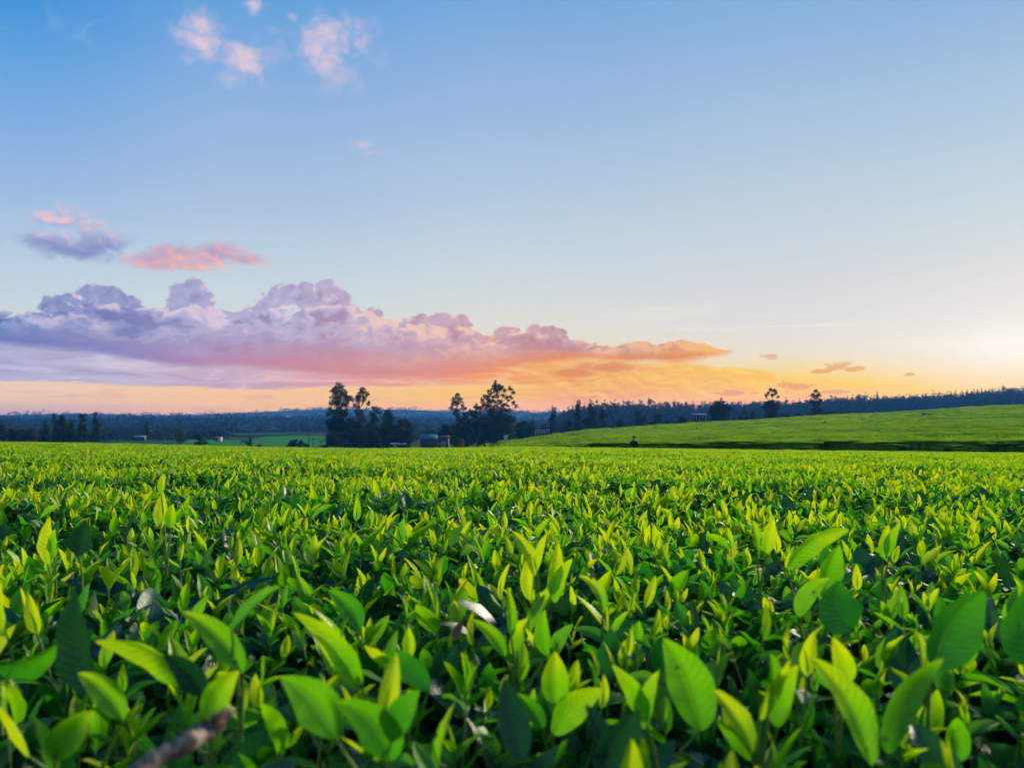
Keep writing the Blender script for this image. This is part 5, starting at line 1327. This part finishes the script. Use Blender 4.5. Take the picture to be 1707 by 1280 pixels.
def person(px, Yd, foot_py, h, pose, shirt, trousers, hat, label, rz=0.0, dress=False):
    e = empty('person', at(px, Yd, foot_py), rz); k = h / 1.75; e.scale = (k, k, k)
    lean = {'stand': 0.0, 'pick': .22}[pose]
    def P(x, y, z):                                   # bends the upper body forward (towards -Y) from the hips
        if z > .95: d = z - .95; return (x, y - d * math.sin(lean), .95 + d * math.cos(lean))
        return (x, y, z)
    J = []; Ed = []
    def a(p, r_, par=None):
        J.append((P(*p), r_)); i_ = len(J) - 1
        if par is not None: Ed.append((par, i_))
        return i_
    pel = a((0, 0, .95), (.15, .11)); wa = a((0, 0, 1.10), (.125, .095), pel); ch = a((0, 0, 1.32), (.16, .11), wa); nb = a((0, 0, 1.45), (.07, .065), ch)
    nk = a((0, -.01, 1.52), (.052, .052), nb); hd = a((0, -.02, 1.60), (.075, .088), nk); ht = a((0, -.015, 1.69), (.072, .088), hd); a((0, -.01, 1.745), (.04, .05), ht)
    a((0, -.105, 1.625), .014, hd)                    # nose
    hands = []
    for s_ in (-1, 1):
        sh = a((s_ * .17, 0, 1.40), .058, ch)
        if pose == 'pick': el = a((s_ * .25, -.10, 1.16), .042, sh); wr = a((s_ * .16, -.32, 1.08), .028, el); hn = a((s_ * .14, -.40, 1.06), (.036, .022), wr); d = (0, -1, -.2)
        else: el = a((s_ * .235, .02, 1.14), .042, sh); wr = a((s_ * .235, -.08, .93), .028, el); hn = a((s_ * .22, -.12, .86), (.036, .022), wr); d = (0, -.35, -1)
        hp = J[hn][0]
        for f in range(4):
            o_ = (f - 1.5) * .018; L = (.07, .08, .077, .06)[f]
            f1 = len(J); J.append(((hp[0] + o_, hp[1] + d[1] * .035, hp[2] + d[2] * .035), .009)); Ed.append((hn, f1))
            J.append(((hp[0] + o_, hp[1] + d[1] * (.035 + L * .6), hp[2] + d[2] * (.035 + L * .6) - .01), .008)); Ed.append((f1, f1 + 1))
            J.append(((hp[0] + o_, hp[1] + d[1] * (.03 + L) + .005, hp[2] + d[2] * (.03 + L) - .018), .007)); Ed.append((f1 + 1, f1 + 2))
        t1 = len(J); J.append(((hp[0] - s_ * .035, hp[1] + d[1] * .02, hp[2] + d[2] * .02), .010)); Ed.append((hn, t1))
        hip = a((s_ * .09, 0, .88), .088, pel); kn = a((s_ * .10, -.02, .50), .056, hip); an = a((s_ * .11, 0, .09), .038, kn); a((s_ * .12, -.15, .035), (.04, .028), an)
    skin_mesh('body', J, Ed, M_skin, e)
    # jacket with sleeves
    J2 = [(P(0, 0, .90), (.19, .145)), (P(0, 0, 1.10), (.165, .13)), (P(0, 0, 1.33), (.195, .14)), (P(0, 0, 1.46), (.085, .08))]; E2 = [(0, 1), (1, 2), (2, 3)]
    for s_ in (-1, 1):
        b_ = len(J2); J2.append((P(s_ * .175, 0, 1.40), .075)); E2.append((2, b_))
        if pose == 'pick': J2 += [(P(s_ * .25, -.10, 1.16), .06), (P(s_ * .17, -.30, 1.085), .043)]
        else: J2 += [(P(s_ * .235, .02, 1.14), .06), (P(s_ * .235, -.07, .95), .043)]
        E2 += [(b_, b_ + 1), (b_ + 1, b_ + 2)]
    skin_mesh('jacket', J2, E2, shirt, e)
    if dress:
        skin_mesh('skirt', [((0, 0, 1.0), (.165, .13)), ((0, 0, .7), (.2, .16)), ((0, 0, .35), (.23, .19))], [(0, 1), (1, 2)], trousers, e)
    else:
        J3 = [((0, 0, .96), (.165, .125))]; E3 = []
        for s_ in (-1, 1):
            b_ = len(J3); J3 += [((s_ * .09, 0, .86), .102), ((s_ * .10, -.02, .50), .074), ((s_ * .11, 0, .13), .062)]; E3 += [(0, b_), (b_, b_ + 1), (b_ + 1, b_ + 2)]
        skin_mesh('trousers', J3, E3, trousers, e)
    for nm, m_ in (('hat', hat),):
        hx, hy_, hz = P(0, -.012, 1.70); b = MB()
        prof = [(.098, -.01), (.1, .03), (.088, .075), (.05, .1), (.001, .108)]
        n = 14; V = []; Q = []
        for (rr_, zz) in prof:
            for q in range(n): th = 2*pi*q/n; V.append((hx + rr_*.9*math.cos(th), hy_ + rr_*1.08*math.sin(th), hz + zz))
        for i_ in range(4):
            for q in range(n): j_ = (q+1) % n; Q.append((i_*n+q, i_*n+j_, (i_+1)*n+j_, (i_+1)*n+q))
        b.add(V, Q); b.build(nm, m_, e, smooth=True)
    tag(e, label, 'person'); return e
C_navy = plain('navy_cloth', (.008, .009, .02), .9, .2, 6); C_red = plain('red_cloth', (.45, .05, .02), .8, .15, 6); C_black = plain('black_cloth', (.008, .008, .009), .9, .2, 6)
C_maroon = plain('maroon_cloth', (.28, .05, .035), .85, .2, 6); C_brown = plain('brown_cloth', (.05, .035, .025), .9, .2, 6); C_blue = plain('slate_cloth', (.03, .04, .07), .85, .2, 6)
person(1057, 58.8, 771, 1.80, 'stand', C_navy, C_black, C_black, 'person in dark clothes standing by the shaded hedge in the tea lane')
person(769.5, 98, 757, 1.62, 'pick', C_red, C_brown, C_brown, 'person in a bright red top bent at the far edge of the field')
person(778, 101, 758, 1.55, 'pick', C_black, C_black, C_black, 'person in black crouching next to the one in bright red', .6)
person(808.5, 84, 763, 1.72, 'stand', C_navy, C_black, C_black, 'person in dark blue standing left of three smaller figures', 1.3)
person(817, 92, 764.5, 1.60, 'pick', C_maroon, C_brown, C_black, 'person in a dull red top, left one of the two red figures', .5)
person(823.5, 93, 764.3, 1.62, 'pick', C_maroon, C_black, C_black, 'person in a dull red top beside the rightmost small figure', -.7)
person(830, 100, 763, 1.62, 'stand', C_brown, C_blue, C_black, 'small dark thin figure, last of the row of pickers', .9)

# --- broken woody branch sticking up in the foreground
m, t, out = new_mat('branch_bark'); co = texco(t); n_ = noise(co, 55, 6, .65, .6); n2_ = noise(co, 170, 4, .7)
c_ = ramp(n_, [(0.38, (0.045, 0.028, 0.022)), (0.50, (0.16, 0.10, 0.075)), (0.58, (0.34, 0.25, 0.18)), (0.7, (0.46, 0.37, 0.29))], lin=True)
principled(t, out, Base_Color=c_, Roughness=.85, Normal=bump(t, n_ + n2_ * .5, .7, .002)); M_branch = m
Yb = .50; pt = lambda px, py, Y: np.array([(px - CX) / F * Y, Y, -(py - HY) / F * Y])
p0 = pt(190, 1320, .47); p1 = pt(262, 1262, .495); p2 = pt(322, 1232, .515); p3 = pt(360, 1208, .53)
e = empty('broken_branch', tuple(p0 + np.array([0, 0, -.06])))
o0 = np.array(e.location)
rb = random.Random(3); b = MB(); P_ = [p0 + np.array([-.01, 0, -.06]), p0]
for a_, b__ in ((p0, p1), (p1, p2), (p2, p3)):
    for q in range(1, 8): P_.append(a_ + (b__ - a_) * q / 7 + np.array([rb.gauss(0, .0005), rb.gauss(0, .0005), rb.gauss(0, .0005)]))
b.tube([p - o0 for p in P_], [.0062, .0060] + [.0060 - .0009 * math.sin(q / 20 * pi) + .0010 * math.exp(-((q - 12) / 1.6) ** 2) + rb.gauss(0, .00035) for q in range(21)], 16)
bv = np.array(b.v); 
for i_ in range(len(bv)): bv[i_] += np.array([rb.gauss(0, .0003), rb.gauss(0, .0003), rb.gauss(0, .0003)])
b.v = [tuple(q) for q in bv]; b.build('stem', M_branch, e, smooth=True)
M_tip = plain('broken_wood', (.11, .065, .045), .95, .45, 220)
b = MB()
for k in range(46):
    a_ = rb.uniform(0, 6.28); rr_ = rb.uniform(0, .0066); o_ = np.array([rr_ * math.cos(a_) * .6, rr_ * math.sin(a_) * .8, rr_ * math.cos(a_ + 1) * .9])
    q0 = p3 - o0 + o_ - np.array([.003, 0, .002]); q1 = q0 + (pt(388, 1182, .54) - p3) * rb.uniform(.35, 1.0) + np.array([rb.gauss(0, .0022), rb.gauss(0, .0022), rb.gauss(0, .0028)])
    b.tube([q0, (q0 + q1) / 2 + np.array([rb.gauss(0, .0007)] * 3), q1], [.0019, .0016, .0009], 5)
b.build('splinters', M_tip, e)
tag(e, 'pale broken woody branch with a ragged brown end at the lower left', 'branch')
# dry curled leaf low in the centre
P = LeafPack(); P.add(bez_leaf((778, 1030), (758, 1068), 15, .3, .88, .5, .15, R_, 0), np.eye(3), np.zeros(3), .5)
o = obj('dry_leaf', P.mesh('dry_leaf', [plain('dry_leaf', (.22, .13, .11), .8, .3, 90)])); tag(o, 'dry curled pinkish-brown leaf caught among the shoots at centre', 'leaf')

# ------------------------------------------------------------------ air
lo = -36.0
hz = MB(); hz.box((0, 0, (HAZE_TOP + lo) / 2), (8000, 8000, HAZE_TOP - lo)); ho = hz.build('haze', None)
m, t, out = new_mat('haze'); v = t.nodes.new('ShaderNodeVolumePrincipled'); v.inputs['Color'].default_value = HAZE_C + (1,); v.inputs['Density'].default_value = HAZE_D
v.inputs['Anisotropy'].default_value = HAZE_G; t.links.new(v.outputs[0], out.inputs['Volume']); ho.data.materials.append(m)
m.cycles.homogeneous_volume = True
tag(ho, kind='stuff')
